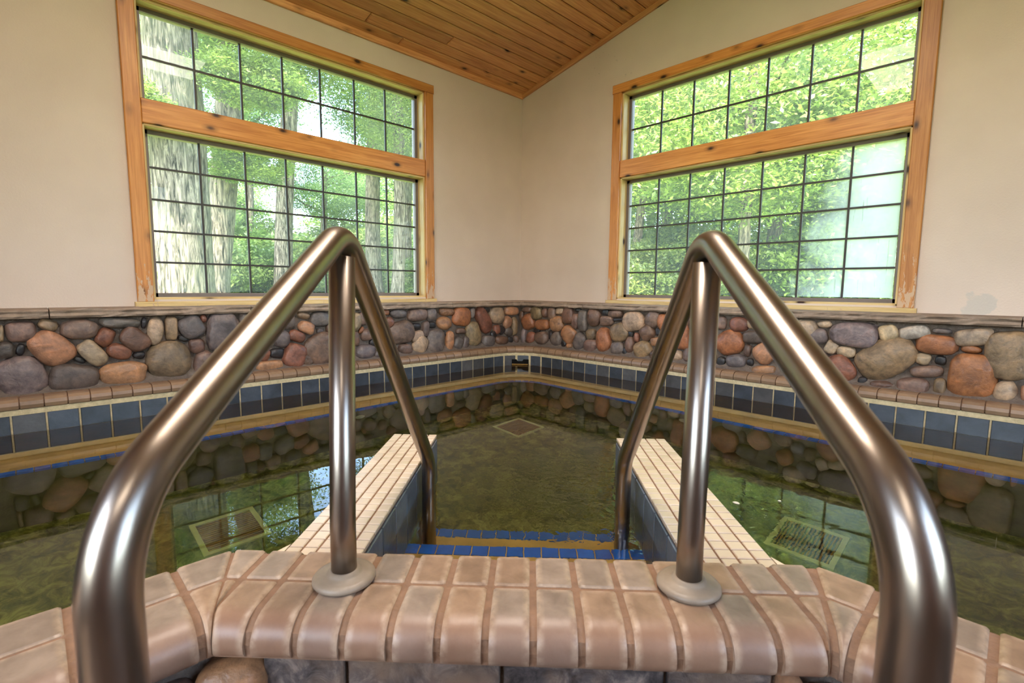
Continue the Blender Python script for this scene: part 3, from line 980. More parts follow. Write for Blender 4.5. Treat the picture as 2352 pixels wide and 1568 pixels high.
# blue tiles on the edge of the underwater bench
run = fine(BEN_D, 0.22)
BP = 0.052
bt = box_me('bench_edge_tile', BP - 0.003, 0.036, 0.030, M['btile'], 0.002)
for s in along(run, BP, 0.0):
    p, d = run.at(s)
    if p.y < -4.9 or p.x > 4.9: continue
    o = ob('bench_edge_tile', bt)
    ax = Vector((d.x, d.y, 0)); bn = Vector((-d.y, d.x, 0))
    mw = Matrix((ax, bn, Vector((0, 0, 1)))).transposed().to_4x4()
    mw.translation = Vector((p.x, p.y, BEN_Z - 0.021)) + bn * 0.016
    o.matrix_world = mw
    o.parent = bench
    o.color = srgb(30, 112, 232) if rnd.random() < 0.75 else srgb(92, 112, 220)

# skimmer mouth in the rounded corner
q, d = base_run.at(stra + arc_len / 2)
sk = empty('skimmer_mouth', (0, 0, 0))
ax = Vector((d.x, d.y, 0)); outn = Vector((d.y, -d.x, 0))
mw = Matrix((ax, outn, Vector((0, 0, 1)))).transposed().to_4x4()
mw.translation = (q.x, q.y, 0)
sk.matrix_world = mw
to_pool(sk)
mb = MB()
mb.add([(-.075, -.02, -.06), (.075, -.02, -.06), (.075, -.02, .048), (.03, -.02, .048), (.02, -.02, .032), (-.02, -.02, .032), (-.03, -.02, .048), (-.075, -.02, .048)] +
       [(-.075, .014, -.06), (.075, .014, -.06), (.075, .014, .048), (.03, .014, .048), (.02, .014, .032), (-.02, .014, .032), (-.03, .014, .048), (-.075, .014, .048)],
       [tuple(range(7, -1, -1)), tuple(range(8, 16))] + [(i, (i + 1) % 8, 8 + (i + 1) % 8, 8 + i) for i in range(8)])
mb.build('mouth', M['black'], sk)
MB().box(-.068, .068, .014, .020, .004, .009).build('weir_lip', M['grate'], sk)

# inlet rings on the bench face and on the tiled wall
ring = lathe_me('inlet_ring', [(0.016, 0.0), (0.030, 0.0), (0.032, 0.006), (0.028, 0.010), (0.017, 0.010)], M['white'], 28)
hole = lathe_me('inlet_eye', [(0.001, 0.009), (0.017, 0.009), (0.017, 0.0095), (0.001, 0.0095)], M['black'], 20)
for loc, nrm in (((BEN_D + 0.0, -1.95, -0.47), (1, 0, 0)), ((1.96, -BEN_D, -0.47), (0, -1, 0))):
    o = ob('inlet_fitting', ring)
    z = Vector(nrm); x = Vector((0, 0, 1)); y = z.cross(x)
    mw = Matrix((x, y, z)).transposed().to_4x4(); mw.translation = loc
    o.matrix_world = mw
    to_pool(o)
    h = ob('inlet_eye', hole, o)

# floor drains: three square grates
def drain(x, y):
    g = empty('floor_drain', (x, y, -0.9))
    to_pool(g)
    mb = MB(); a, b = 0.125, 0.105
    for r_ in ((-a, a, -a, -b), (-a, a, b, a), (-a, -b, -b, b), (b, a, -b, b)): mb.box(*r_, 0, 0.012)
    mb.build('frame', M['frame_pale'], g)
    MB().box(-b, b, -b, b, 0.0, 0.003).build('well', M['black'], g)
    bar = me('bar', *(lambda q: (q.v, q.f))(MB().box(-0.0035, 0.0035, -b, b, 0.003, 0.010)), M['grate'])
    for i in range(15): ob('bar', bar, g, (-b + 0.007 + i * (2 * b - 0.014) / 14, 0, 0))
drain(1.04, -1.055); drain(1.05, -2.79); drain(2.77, -1.10)

# ------------------------------------------------------------------ the entry: near coping, steps, dividing walls (own frame: e across, w towards the corner)
ENT = (2.683, -2.708, 0.0)
ERZ = R(43.62)
EM = Matrix.Translation(ENT) @ Matrix.Rotation(ERZ, 4, 'Z')
def E3(e, w, z): return EM @ Vector((e, w, z))
HW = 0.548
rim = empty('tiled_curb', ENT, ERZ)
tag(rim, 'raised curb nearest the viewer, two rows of worn tan tiles over slate and stones', 'curb')
# runs: (start corner, direction, length, miter at start, miter at end) in world xy; deck side is on the right of the direction
cl, cr = E3(-HW, 0, 0), E3(HW, 0, 0)
legs = [(Vector((cl.x, cl.y)), Vector((0, -1)), 2.46, 'L'), (Vector((cl.x, cl.y)), (Vector((cr.x, cr.y)) - Vector((cl.x, cl.y))).normalized(), 2 * HW, 'C'),
        (Vector((cr.x, cr.y)), Vector((1, 0)), 2.46, 'R')]
T225 = math.tan(R(22.4))
inner_prof = [(0.0, 0.085), (0.0, 0.144), (0.006, 0.150), (0.016, 0.150), (0.080, 0.150), (0.088, 0.150), (0.0915, 0.147), (0.0915, 0.085)]
outer_prof = [(0.0995, 0.085), (0.0995, 0.147), (0.103, 0.150), (0.113, 0.150), (0.162, 0.150), (0.172, 0.1492), (0.182, 0.1465), (0.192, 0.1415), (0.200, 0.134), (0.206, 0.125), (0.209, 0.114), (0.2085, 0.102), (0.204, 0.092), (0.197, 0.085)]
NSEG = 2
def rim_tile(p0, dr, dk, s0, s1, prof_, smin, smax):
    v, f, edge, nose = [], [], [], []
    org = p0 + dr * ((s0 + s1) / 2)
    m_ = len(prof_)
    cols = [(0, 0.0, -0.003), (0, 0.004, 0.0), (0, 0.013, 0.0), (1, -0.013, 0.0), (1, -0.004, 0.0), (1, 0.0, -0.003)]
    ok = False
    for c_, ds, dz in cols:
        for k, (o_, z) in enumerate(prof_):
            a, b = max(s0, smin(o_)), min(s1, smax(o_))
            if b > a + 0.010: ok = True
            if b < a:
                a = b = smin(o_) if s1 < smin(o_) else smax(o_)
            half = (b - a) / 2
            s = a + min(ds, half) if c_ == 0 else b + max(ds, -half)
            q = p0 + dr * s + dk * o_ - org
            top = z > 0.1
            v.append((q.x, q.y, z + (dz if top else 0)))
            edge.append(1.0 if (abs(ds) < 0.006 or k in (1, 2) or (prof_ is inner_prof and k == m_ - 2)) else 0.0)
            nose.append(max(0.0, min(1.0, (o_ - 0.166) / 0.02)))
    if not ok: return None
    nc = len(cols)
    for j in range(nc - 1):
        for k in range(m_):
            k2 = (k + 1) % m_
            f.append((j * m_ + k, j * m_ + k2, (j + 1) * m_ + k2, (j + 1) * m_ + k))
    f.append(tuple(reversed(range(m_)))); f.append(tuple(range((nc - 1) * m_, nc * m_)))
    d = me('rim_tile', v, f, M['rim'], True)
    d.set_sharp_from_angle(angle=R(40))
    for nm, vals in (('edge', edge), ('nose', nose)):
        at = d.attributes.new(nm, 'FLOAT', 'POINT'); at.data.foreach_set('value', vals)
    return d, org
for p0, dr, L, kind in legs:
    dk = Vector((-dr.y, dr.x)) if kind == 'L' else Vector((dr.y, -dr.x))   # towards the deck
    if kind == 'L': dk = Vector((1, 0))
    if kind == 'R': dk = Vector((0, -1))
    if kind == 'C':
        smin = lambda o_: o_ * T225 + 0.004
        smax = lambda o_: 2 * HW - o_ * T225 - 0.004
        pit, start = 0.0722, 0.5 * (2 * HW) - 8 * 0.0722 + 0.028
    else:
        smin = lambda o_: o_ * T225 + 0.004
        smax = lambda o_: L
        pit, start = 0.142, 0.100 - 0.142 * 2
    s = start
    while s < L:
        for pr in (inner_prof, outer_prof):
            g = 0.0058
            q = rim_tile(p0, dr, dk, s + g, s + pit - g, pr, smin, smax)
            if q is None: continue
            d, org = q
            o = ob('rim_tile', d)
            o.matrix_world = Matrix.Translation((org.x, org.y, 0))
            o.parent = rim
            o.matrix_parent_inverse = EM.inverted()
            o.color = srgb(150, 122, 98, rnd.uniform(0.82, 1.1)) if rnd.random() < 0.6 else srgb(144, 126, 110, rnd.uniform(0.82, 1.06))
        s += pit

def rim_poly(o_):
    """rim outline at an offset towards the deck, from the left leg round to the right leg"""
    a = E3(-HW + o_ * T225, -o_, 0); b = E3(HW - o_ * T225, -o_, 0)
    return [(cl.x + o_, -5.55), (cl.x + o_, a.y), (b.x, cr.y - o_), (5.55, cr.y - o_)]
def rim_band(pr, mat, name):
    mb = MB()
    for (o0, z0), (o1, z1) in zip(pr[:-1], pr[1:]): mb.add(*strip(rim_poly(o0), rim_poly(o1), z0, z1))
    o = mb.build(name, mat)
    o.parent = rim; o.matrix_parent_inverse = EM.inverted()
    return o
rim_band([(0.003, 0.08), (0.003, 0.138), (0.01, 0.1462), (0.165, 0.1462), (0.183, 0.140), (0.198, 0.128), (0.203, 0.11), (0.20, 0.088), (0.15, 0.086)], M['grout'], 'rim_grout')
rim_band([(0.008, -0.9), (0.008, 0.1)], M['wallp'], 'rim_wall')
rim_band([(0.15, 0.09), (0.158, 0.08), (0.158, -0.36)], M['mortar'], 'rim_mortar')

# slate tiles and stones on the deck side of the rim
WF = -0.158
jts = [-0.452, -0.405, -0.268, -0.020, 0.235, 0.40]
for a, b in zip(jts[1:-1], jts[2:]):
    for zt, hh in ((0.074, 0.20), (-0.130, 0.20)):
        d = box_me('slate_tile', b - a - 0.006, hh, 0.012, M['slate'], 0.002)
        o = ob('slate_tile', d, rim)
        mw = Matrix((Vector((-1, 0, 0)), Vector((0, 0, 1)), Vector((0, 1, 0)))).transposed().to_4x4()
        mw = Matrix((Vector((1, 0, 0)), Vector((0, 0, 1)), Vector((0, -1, 0)))).transposed().to_4x4()
        mw.translation = ((a + b) / 2, WF, zt - hh / 2)
        o.matrix_local = mw
def rim_stone(e, w, z, a, b, c, seed, nrm):
    O = Vector(nrm).normalized(); u = Vector((0, 0, 1)).cross(O); w_ = Vector((0, 0, 1))
    o = pebble('stone', a, b, 0.045, seed, None, Vector((0, 0, 0)), Matrix.Identity(3), jitter_col(c, rnd))
    o.parent = rim
    mw = Matrix((u, w_, O)).transposed().to_4x4(); mw.translation = (e, w, z)
    o.matrix_local = mw
S2 = 0.7071
rim_stone(-0.452, -0.172, 0.03, 0.052, 0.036, 's', 901, (0.12, -1, 0))
rim_stone(-0.53, -0.235, 0.012, 0.05, 0.04, 'n', 902, (S2, -S2, 0))
rim_stone(-0.44, -0.175, -0.06, 0.05, 0.045, 'g', 903, (0, -1, 0))
rim_stone(-0.6, -0.31, 0.015, 0.05, 0.045, 'r', 904, (S2, -S2, 0))
rim_stone(-0.69, -0.40, 0.015, 0.05, 0.045, 'p', 905, (S2, -S2, 0))
rim_stone(0.425, -0.165, 0.035, 0.018, 0.036, 's', 906, (0, -1, 0))
rim_stone(0.478, -0.195, 0.02, 0.042, 0.034, 'o', 907, (-0.3, -1, 0))
rim_stone(0.56, -0.27, 0.02, 0.045, 0.04, 's', 908, (-S2, -S2, 0))
rim_stone(0.64, -0.35, 0.02, 0.045, 0.04, 'n', 909, (-S2, -S2, 0))
rim_stone(0.47, -0.185, -0.07, 0.05, 0.045, 'b', 910, (0, -1, 0))

# steps between the dividing walls
steps = empty('pool_steps', ENT, ERZ)
tag(steps, 'underwater pool steps edged with bright blue tiles', 'steps')
tread = [(0.0, 0.475, -0.20), (0.475, 0.77, -0.43), (0.77, 1.06, -0.66)]
sb = box_me('step_edge_tile', 0.047, 0.048, 0.026, M['btile'], 0.002)
for a, b, z in tread:
    t_ = MB().box(-0.34, 0.355, a, b, -0.9, z).build('tread', M['bench'] if z > -0.5 else M['floorp'], steps)
    for i in range(14 if z > -0.5 else 0):
        o = ob('step_edge_tile', sb, t_, (-0.318 + i * 0.0502, b - 0.020, z - 0.022))
        o.color = srgb(24, 100, 210)

def divider(name, label, e0, e1):
    root = empty(name, E3((e0 + e1) / 2, 0.0, -0.9), ERZ)
    tag(root, label, 'parapet', 'low tiled parapets beside the pool steps')
    cx = (e0 + e1) / 2
    Lw = 0.94; hw = (e1 - e0) / 2
    core = MB().box(-hw + 0.006, hw - 0.006, -0.02, Lw - 0.006, 0.0, 0.9925).build('core', M['grout'], root)
    ncol = 5; pw = (2 * hw) / ncol; nrow = 26; pl_ = Lw / nrow
    td = box_me('top_tile', pw - 0.0045, pl_ - 0.0045, 0.010, M['ctile'], 0.0018)
    for i in range(ncol):
        for j in range(nrow):
            o = ob('top_tile', td, root, (-hw + (i + 0.5) * pw, (j + 0.5) * pl_, 0.986))
            o.color = srgb(214, 194, 170, rnd.uniform(0.9, 1.04))
    # narrow fillet where the wall meets the rim
    for s in (-1, 1):
        if (s < 0) == (e0 < 0):
            v = [(s * hw, 0.0), (s * (hw + 0.06), 0.0), (s * hw, 0.12)]
            if s < 0: v.reverse()
            MB().prism(v, 0.90, 0.995).build('corner_tile', M['ctile'], root).color = srgb(222, 202, 176)
    sd = box_me('side_tile', 0.1115, 0.30, 0.007, M['wtile'], 0.002)
    for s in (-1, 1):
        k = 0.0
        while k + 0.117 < Lw + 0.02:
            o = ob('side_tile', sd, root)
            mw = Matrix((Vector((0, 1, 0)) * s, Vector((0, 0, 1)), Vector((s, 0, 0)))).transposed().to_4x4()
            mw.translation = (s * (hw - 0.007), k + 0.0585, 0.828)
            o.matrix_local = mw
            o.color = srgb(98, 106, 116, rnd.uniform(0.8, 1.15))
            k += 0.117
    d2 = box_me('side_tile', hw - 0.004, 0.30, 0.007, M['wtile'], 0.002)
    for s in (-1, 1):
        o = ob('side_tile', d2, root)
        mw = Matrix((Vector((-1, 0, 0)), Vector((0, 0, 1)), Vector((0, 1, 0)))).transposed().to_4x4()
        mw.translation = (s * hw / 2, Lw - 0.007, 0.828)
        o.matrix_local = mw
        o.color = srgb(98, 106, 116)
    return root
divider('step_parapet', 'low cream-tiled parapet left of the steps, window reflected beside it with tree trunks', -0.497, -0.329)
divider('step_parapet', 'low cream-tiled parapet right of the steps, beside the reflection of leaves and sky', 0.346, 0.530)

# water: one body filling the basin
mb = MB()
mb.box(0.20, 5.5, -5.5, -0.20, -0.95, 0.0)
# the deck island is cut out of the body of water
isl = rim_poly(0.05)
outer = [(0.2, -5.5), (0.2, -0.2), (5.5, -0.2), (5.5, isl[3][1])] + [isl[2], isl[1]] + [(isl[0][0], -5.5)]
mb = MB().prism(outer[::-1], -0.95, 0.0)
water = mb.build('water', M['water'])
tag(water, 'still olive-green water filling the pool, mirroring windows and stones', 'water', kind='stuff')

# bits of leaf afloat
for e, w, r_, lb in [(0.66, 0.60, 0.010, 'larger white petal afloat beside the right-hand parapet'), (0.80, 0.62, 0.005, 'tiny white speck of petal afloat, further from the parapet')]:
    n = 7
    p = E3(e, w, 0)
    v = [(r_ * math.cos(k * 2 * math.pi / n) * rnd.uniform(.7, 1.5), r_ * math.sin(k * 2 * math.pi / n) * rnd.uniform(.5, 1), 0.001) for k in range(n)]
    v += [(x * 0.8, y * 0.8, 0.003) for x, y, z in v]
    o = ob('petal', me('petal', v, [tuple(range(n, 2 * n))] + [(k, (k + 1) % n, n + (k + 1) % n, n + k) for k in range(n)], M['white']), None, p)
    tag(o, lb, 'petal', 'petals afloat by the right-hand parapet')

# ------------------------------------------------------------------ deck floor
deck = rim_poly(0.15)
poly = [deck[0], deck[1], deck[2], deck[3], (5.55, -5.55)]
fl = MB().prism(poly[::-1], -0.45, -0.35).build('floor', M['deck'])
tag(fl, kind='structure')

# ------------------------------------------------------------------ handrails
def smooth_path(pts, rad, n=9):
    """polyline with filleted corners; rad = fillet radius at each inner point"""
    P = [Vector(p) for p in pts]
    out = [P[0]]
    for i in range(1, len(P) - 1):
        a, b = (P[i - 1] - P[i]).normalized(), (P[i + 1] - P[i]).normalized()
        th = a.angle(b); t = rad[i - 1] / math.tan(th / 2)
        q0, q1 = P[i] + a * t, P[i] + b * t
        c = P[i] + (a + b).normalized() * (rad[i - 1] / math.sin(th / 2))
        u0, u1 = q0 - c, q1 - c
        an = u0.angle(u1)
        for k in range(n + 1):
            s = k / n
            w = (u0 * math.sin((1 - s) * an) + u1 * math.sin(s * an)) / math.sin(an)
            out.append(c + w)
    out.append(P[-1])
    return out
RT = 0.0213
def handrail(label, e, pts, post_w, post_top, foot_w):
    root = empty('handrail', E3(e, post_w, 0.15), ERZ)
    tag(root, label, 'handrail', 'steel handrails at the pool steps')
    L = [Vector((0, w - post_w, z - 0.15)) for w, z in pts]
    pth = smooth_path(L, [0.12, 0.08, 0.10], 16)
    ob('rail', tube_me('rail', pth, RT, M['steel'], 28), root)
    ob('post', tube_me('post', [(0, 0, 0.012), (0, 0.0, 0.1), (0, post_top[0] - post_w, post_top[1] - 0.15)], RT, M['steel'], 28), root)
    fl_ = lathe_me('flange', [(0.022, 0.0), (0.050, 0.0), (0.0525, 0.003), (0.0525, 0.007), (0.050, 0.0105), (0.044, 0.0125), (0.031, 0.0135), (0.0275, 0.016), (0.0255, 0.020), (0.022, 0.0205)], M['flange'], 44)
    ob('flange', fl_, root, (0, 0, 0.0))
    ob('flange', fl_, root, (0, pts[0][0] - post_w, -0.35 - 0.15))
    return root
handrail('steel handrail with bent arch and centre post, in front of the trunk window', -0.298,
         [(-0.548, -0.35), (-0.548, 0.478), (-0.055, 0.748), (0.622, 0.108), (0.622, -0.43)], -0.090, (-0.060, 0.702), -0.548)
handrail('steel handrail with bent arch and centre post, in front of the leafy fogged window', 0.292,
         [(-0.552, -0.35), (-0.552, 0.489), (-0.095, 0.740), (0.495, 0.160), (0.495, -0.43)], -0.085, (-0.10, 0.695), -0.552)

# ------------------------------------------------------------------ ceiling lamps of the room (behind the camera)
def lamp(x, y, power, label):
    z = zc(x) - 0.01
    root = empty('ceiling_lamp', (x, y, z))
    tag(root, label, 'lamp')
    mb = MB().box(-0.32, 0.32, -0.62, 0.62, -0.10, -0.04)
    mb.build('housing', M['white'], root)
    MB().box(-0.29, 0.29, -0.59, 0.59, -0.108, -0.1).build('diffuser', M['lamp'], root)
    li = bpy.data.lights.new('lamp_light', 'AREA')
    li.shape = 'RECTANGLE'; li.size = 0.56; li.size_y = 1.16
    li.energy = power
    li.color = (1.0, 0.86, 0.74)
    lo = bpy.data.objects.new('lamp_light', li)
    link(lo, root)
    lo.location = (0, 0, -0.115)
lamp(2.35, -2.55, 76, 'white strip lamp on the ceiling over the pool steps')
lamp(4.3, -4.5, 10, 'white strip lamp on the ceiling above the deck')

# ------------------------------------------------------------------ outdoors
def gz(x, y):
    d = math.hypot(x - 3, y + 3)
    return -0.35 + 0.55 * min(1, max(0, (d - 3.5) / 4.0)) + max(0, d - 9) * 0.035 + 0.15 * noise.noise(Vector((x * 0.2, y * 0.2, 0)))
NG = 60
v, f = [], []
for i in range(NG + 1):
    for j in range(NG + 1):
        x = -60 + 90 * i / NG; y = -30 + 90 * j / NG
        h = gz(x, y)
        if -0.5 < x < 6.3 and -6.3 < y < 0.5: h = -1.3
        v.append((x, y, h))
f = [(i * (NG + 1) + j, (i + 1) * (NG + 1) + j, (i + 1) * (NG + 1) + j + 1, i * (NG + 1) + j + 1) for i in range(NG) for j in range(NG)]
ground = ob('ground', me('ground', v, f, M['grass'], True))
tag(ground, 'grassy woodland floor outside the windows', 'ground', kind='structure')

nprng = np.random.default_rng(7)
def crown_mesh(name, n_clump, n_leaf, leaf, seed, flat=0.8, hollow=0.5):
    g = np.random.default_rng(seed)
    dirs = g.normal(size=(n_clump, 3)); dirs /= np.linalg.norm(dirs, axis=1)[:, None]
    rad = hollow + (1 - hollow) * g.random(n_clump) ** 0.6
    cen = dirs * rad[:, None] * np.array([1, 1, flat])
    idx = g.integers(0, n_clump, n_leaf)
    p = cen[idx] + g.normal(size=(n_leaf, 3)) * np.array([0.13, 0.13, 0.075])
    nrm = g.normal(size=(n_leaf, 3)) * 0.75 + np.array([0, 0, 0.75]); nrm /= np.linalg.norm(nrm, axis=1)[:, None]
    t = np.cross(nrm, g.normal(size=(n_leaf, 3))); t /= np.linalg.norm(t, axis=1)[:, None]
    b = np.cross(nrm, t)
    L = leaf * (0.6 + 0.8 * g.random(n_leaf))[:, None]
    v = np.stack([p - t * L, p + b * L * 0.42 + nrm * L * 0.12, p + t * L - nrm * L * 0.15, p - b * L * 0.42 + nrm * L * 0.12], 1).reshape(-1, 3)
    d = bpy.data.meshes.new(name)
    d.vertices.add(n_leaf * 4); d.vertices.foreach_set('co', v.ravel())
    d.loops.add(n_leaf * 4); d.loops.foreach_set('vertex_index', np.arange(n_leaf * 4))
    d.polygons.add(n_leaf); d.polygons.foreach_set('loop_start', np.arange(0, n_leaf * 4, 4))
    d.update(calc_edges=True)
    at = d.attributes.new('tint', 'FLOAT', 'POINT')
    tint = np.clip(0.5 + 0.26 * g.normal(size=n_clump)[idx] + 0.2 * g.normal(size=n_leaf), 0, 1)
    at.data.foreach_set('value', np.repeat(tint, 4).astype(np.float32))
    d.materials.append(M['leaf'])
    return d
CROWN = [crown_mesh('foliage', 230, 27000, 0.0225, 20 + i) for i in range(4)]
THIN = [crown_mesh('foliage', 110, 6500, 0.027, 60 + i) for i in range(2)]
BUSH = [crown_mesh('foliage', 120, 17000, 0.040, 40 + i, 0.7, 0.3) for i in range(2)]

def trunk_mesh(base_r, top_r, h, lean, seed, n=26, flare=0.35, branches=4):
    rnd_ = random.Random(seed)
    v, f = [], []
    steps_ = 46
    off = rnd_.uniform(0, 90)
    for i in range(steps_ + 1):
        t = i / steps_
        z = h * t ** 1.15 - 0.4 * (1 - t)
        zz = max(0.0, z)
        r = base_r + (top_r - base_r) * t + base_r * flare * math.exp(-zz / 0.28)
        cx = lean[0] * zz / h + 0.06 * math.sin(zz * 0.7 + off); cy = lean[1] * zz / h + 0.06 * math.cos(zz * 0.6 + off)
        for k in range(n):
            an = 2 * math.pi * k / n
            ridge = 1 + 0.045 * noise.noise(Vector((math.cos(an) * 5, math.sin(an) * 5, zz * 1.1 + off))) + 0.05 * noise.noise(Vector((math.cos(an) * 1.2, math.sin(an) * 1.2, zz * 0.4 + off)))
            ridge += flare * 0.3 * math.exp(-zz / 0.25) * math.cos(5 * an + off)
            v.append((cx + r * ridge * math.cos(an), cy + r * ridge * math.sin(an), z))
    for i in range(steps_):
        for k in range(n):
            k2 = (k + 1) % n
            f.append((i * n + k, i * n + k2, (i + 1) * n + k2, (i + 1) * n + k))
    for b in range(branches):
        t0 = rnd_.uniform(0.55, 0.95); z = h * t0
        an = rnd_.uniform(0, 2 * math.pi); ln = rnd_.uniform(1.5, 3.0)
        p = Vector((lean[0] * t0, lean[1] * t0, z)); d = Vector((math.cos(an), math.sin(an), rnd_.uniform(0.2, 0.7)))
        pts = [p, p + d * ln * 0.4, p + d * ln * 0.75 + Vector((0, 0, 0.2)), p + d * ln + Vector((rnd_.uniform(-.3, .3), rnd_.uniform(-.3, .3), 0.5))]
        rr = top_r * 0.5
        tm = tube_me('tmp', pts, [rr, rr * 0.75, rr * 0.5, rr * 0.2], None, 8)
        nn = len(v)
        v += [tuple(q.co) for q in tm.vertices]; f += [tuple(i + nn for i in q.vertices) for q in tm.polygons]
        bpy.data.meshes.remove(tm)
    return me('trunk', v, f, M['bark'], True)

def tree(label, x, y, dia, h, lean, crowns, seed, tint=(1, 1, 1, 1), flare=0.35, group=None):
    z = gz(x, y)
    root = empty('tree', (x, y, z))
    tag(root, label, 'tree', group)
    ob('trunk', trunk_mesh(dia / 2, dia / 2 * 0.72, h, lean, seed, flare=flare), root)
    for i, (cx, cy, cz, s, fl_, *thin) in enumerate(crowns):
        o = ob('foliage', THIN[(seed + i) % 2] if thin else CROWN[(seed + i) % 4], root, (cx, cy, cz), (0, 0, seed * 1.3 + i * 2.1), (s, s, s * fl_))
        o.color = tint
        o['kind'] = 'stuff'
    return root

def bush(label, x, y, s, seed, tint=(1, 1, 1, 1), hz=0.0, fl_=0.9):
    root = empty('shrub', (x, y, gz(x, y)))
    tag(root, label, 'shrub')
    o = ob('foliage', BUSH[seed % 2], root, (0, 0, s * 0.55 + hz), (0, 0, seed * 1.7), (s, s, s * fl_))
    o.color = tint
    o['kind'] = 'stuff'
    ob('stem', tube_me('stem', [(0, 0, -0.1), (0.02, 0, s * 0.3), (0.05, 0.03, s * 0.7 + hz)], [0.035, 0.025, 0.012], M['bark'], 8), root)
    return root
def low_branch(root, x, y, z, s, k, tint):
    o = ob('foliage', BUSH[k], root, (x, y, z), (0, 0, k * 1.9 + x), (s, s, s * 0.7))
    o.color = tint; o['kind'] = 'stuff'
YG = (1.15, 1.12, 0.85, 1)
BG = (0.82, 1.0, 0.95, 1)
# seen through the left-hand window
tA = tree('thickest oak, its pale ridged trunk nearest the left window', -4.07, -1.97, 0.66, 9.0, (0.05, 0.15), [(0.6, 0.4, 5.0, 2.2, 0.7), (-1.5, -1.0, 7.6, 3.0, 0.7)], 1, YG)
tB = tree('leaning oak just right of the thickest trunk', -5.45, -1.26, 0.42, 9.0, (0.2, 0.75), [(0.4, 0.9, 4.3, 1.6, 0.6), (-0.6, -0.4, 7.6, 2.6, 0.7)], 2, (1, 1, 1, 1))
tree('grey trunk standing alone in the middle of the left window', -8.92, 1.07, 0.41, 10.0, (0.2, 0.5), [(-1.2, -1.8, 7.0, 2.4, 0.7)], 3, BG)
tree('grey trunk behind the arch of the left handrail', -9.81, 3.93, 0.45, 9.0, (0, 0.1), [(0.4, 0.6, 5.2, 1.9, 0.8), (0, 0.4, 7.4, 2.2, 0.8)], 4, BG)
tree('slim pale trunk near the right edge of the left window', -6.96, 2.87, 0.29, 8.0, (0.1, 0.2), [(0.3, 0.8, 4.0, 1.5, 0.8), (0.6, 0.6, 6.0, 1.9, 0.8)], 5, YG)
tree('thinnest trunk at the far right of the left window', -11.0, 5.84, 0.26, 8.0, (0.0, 0.2), [(0, 0.6, 5.5, 2.2, 0.8)], 6, YG)
tree('distant trunk to the left of the lone grey trunk', -17.8, 2.95, 0.3, 8.0, (0, 0.2), [(0, -1.0, 7.0, 3.0, 0.7)], 7, BG)
tree('distant trunk to the right of the lone grey trunk', -18.6, 6.3, 0.32, 5.0, (0, 0.2), [(0, 0.4, 4.2, 2.2, 0.7)], 8, BG)
low_branch(tA, 0.8, 0.75, 3.0, 0.6, 0, YG)
low_branch(tA, 0.5, -0.55, 2.5, 0.5, 1, YG)
low_branch(tB, 0.7, 0.35, 2.25, 0.6, 1, YG)
# seen through the right-hand window
tree('pale slim trunk at the left edge of the right window', -4.08, 8.55, 0.26, 7.0, (0.1, 0.4), [(0, 0, 4.0, 2.4, 0.8), (0.3, 0.2, 6.4, 2.6, 0.8, 1)], 9, YG)
tree('leafy maple filling the middle of the right window', -0.6, 6.6, 0.24, 6.0, (0.2, 0.1), [(0, 0, 3.1, 2.3, 0.8), (0.2, -0.2, 5.2, 2.5, 0.8, 1)], 10, YG)
tree('leafy tree behind the right end of the right window', 2.0, 8.0, 0.22, 6.0, (-0.1, 0.1), [(0, 0, 3.6, 2.4, 0.75), (0, 0.4, 6.0, 2.6, 0.8, 1)], 11, YG)
tree('broad tree behind the maple, darker green', -1.8, 12.0, 0.4, 9.0, (0.1, 0.1), [(0, 0, 4.2, 3.2, 0.8), (0.5, 0, 7.4, 3.0, 0.7, 1)], 12, (0.95, 1.0, 0.8, 1))
tree('broad tree left of the darker one, seen in the right window', -6.0, 13.5, 0.4, 9.0, (0.1, 0.1), [(0, 0, 4.6, 3.3, 0.8), (0.5, 0, 8.0, 3.2, 0.7, 1)], 13, (1, 1, 0.85, 1))
tree('broad tree at the far right beyond the fogged panes', 3.2, 13.5, 0.4, 9.0, (0.1, 0.1), [(0, 0, 4.4, 3.3, 0.8), (0.5, 0, 7.8, 3.2, 0.7, 1)], 14, YG)
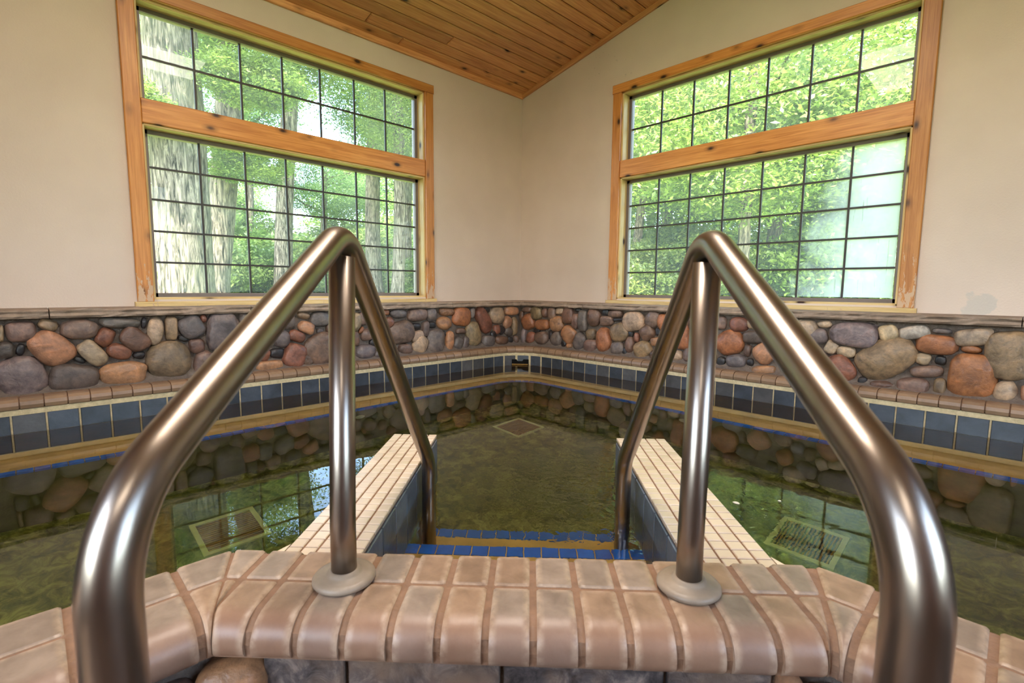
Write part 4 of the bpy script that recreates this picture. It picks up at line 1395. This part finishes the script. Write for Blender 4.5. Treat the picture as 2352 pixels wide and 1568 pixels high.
# low growth between the trunks
G = random.Random(9)
spots = [(-8.5, -2.6, 1.1), (-9.5, -0.6, 1.2), (-10.5, 0.6, 1.2), (-11.5, 2.2, 1.3), (-12.5, 3.6, 1.3), (-12.5, 4.9, 1.3), (-9.0, 4.9, 1.0), (-13.5, 0.8, 1.9), (-14.5, -1.2, 2.1), (-15.5, 3.6, 1.8), (-14.8, 6.2, 1.9),
         (-16.0, 8.5, 2.2), (-19.5, 0.5, 2.6), (-21.0, 4.5, 2.4), (-20.5, 8.5, 2.6), (-5.5, 7.5, 1.1), (-3.0, 7.0, 1.2), (-2.0, 8.8, 1.4), (0.4, 9.2, 1.5), (-4.0, 10.5, 1.9), (1.4, 11.0, 1.7), (-8.0, 11.0, 2.0), (-11.0, 12.0, 2.6),
         (-0.5, 15.5, 2.6), (2.6, 10.4, 1.4), (-22, 12, 3.2), (-16.5, 14, 3.0), (-24, 1.5, 3.2)]
ORD = ['leftmost', 'second', 'third', 'fourth', 'fifth', 'sixth', 'seventh', 'eighth', 'ninth', 'tenth', 'eleventh', 'twelfth', 'thirteenth', 'fourteenth', 'fifteenth', 'sixteenth', 'seventeenth', 'eighteenth', 'nineteenth', 'twentieth']
def bearing(x, y): return math.atan2((x - 3.308) + (y + 3.339), -(x - 3.308) + (y + 3.339))
def nth(i): return ORD[i] if i == 0 else ORD[i] + ' from the left'
spots.sort(key=lambda q: bearing(q[0], q[1]))
cnt = {'left': 0, 'right': 0}
for i, (x, y, s) in enumerate(spots):
    side = 'left' if bearing(x, y) < 0 else 'right'
    o = bush('green shrub, %s, in the undergrowth beyond the %s window' % (nth(cnt[side]), side), x, y, s, i, (G.uniform(0.9, 1.2), G.uniform(1.0, 1.15), G.uniform(0.75, 0.95), 1))
    cnt[side] += 1
    o['group'] = 'undergrowth seen through the %s window' % side
# the wood closes in further back
k = 0
for x, y, s, h in sorted([(-26, -6, 5, 7), (-28, -1, 5, 6), (-29, 4, 4, 4.5), (-28, 14, 5, 7), (-23, 18, 5, 7), (-17, 20, 5, 7.5), (-11, 21, 5, 7), (-5, 21, 5, 6.5), (1, 21, 5, 6.5), (7, 20, 5, 6.5), (-16, -5, 3.6, 6)], key=lambda q: bearing(q[0], q[1])):
    k += 1
    tree('leafy tree, %s, in the far wood behind the undergrowth' % nth(k - 1), x, y, 0.5, h, (0.1, 0.1), [(0, 0, h * 0.62, s, 0.75), (0.5, 0.5, h, s * 0.7, 0.8)], 30 + k, (0.95, 1.05, 0.85, 1), group='trees of the far wood')
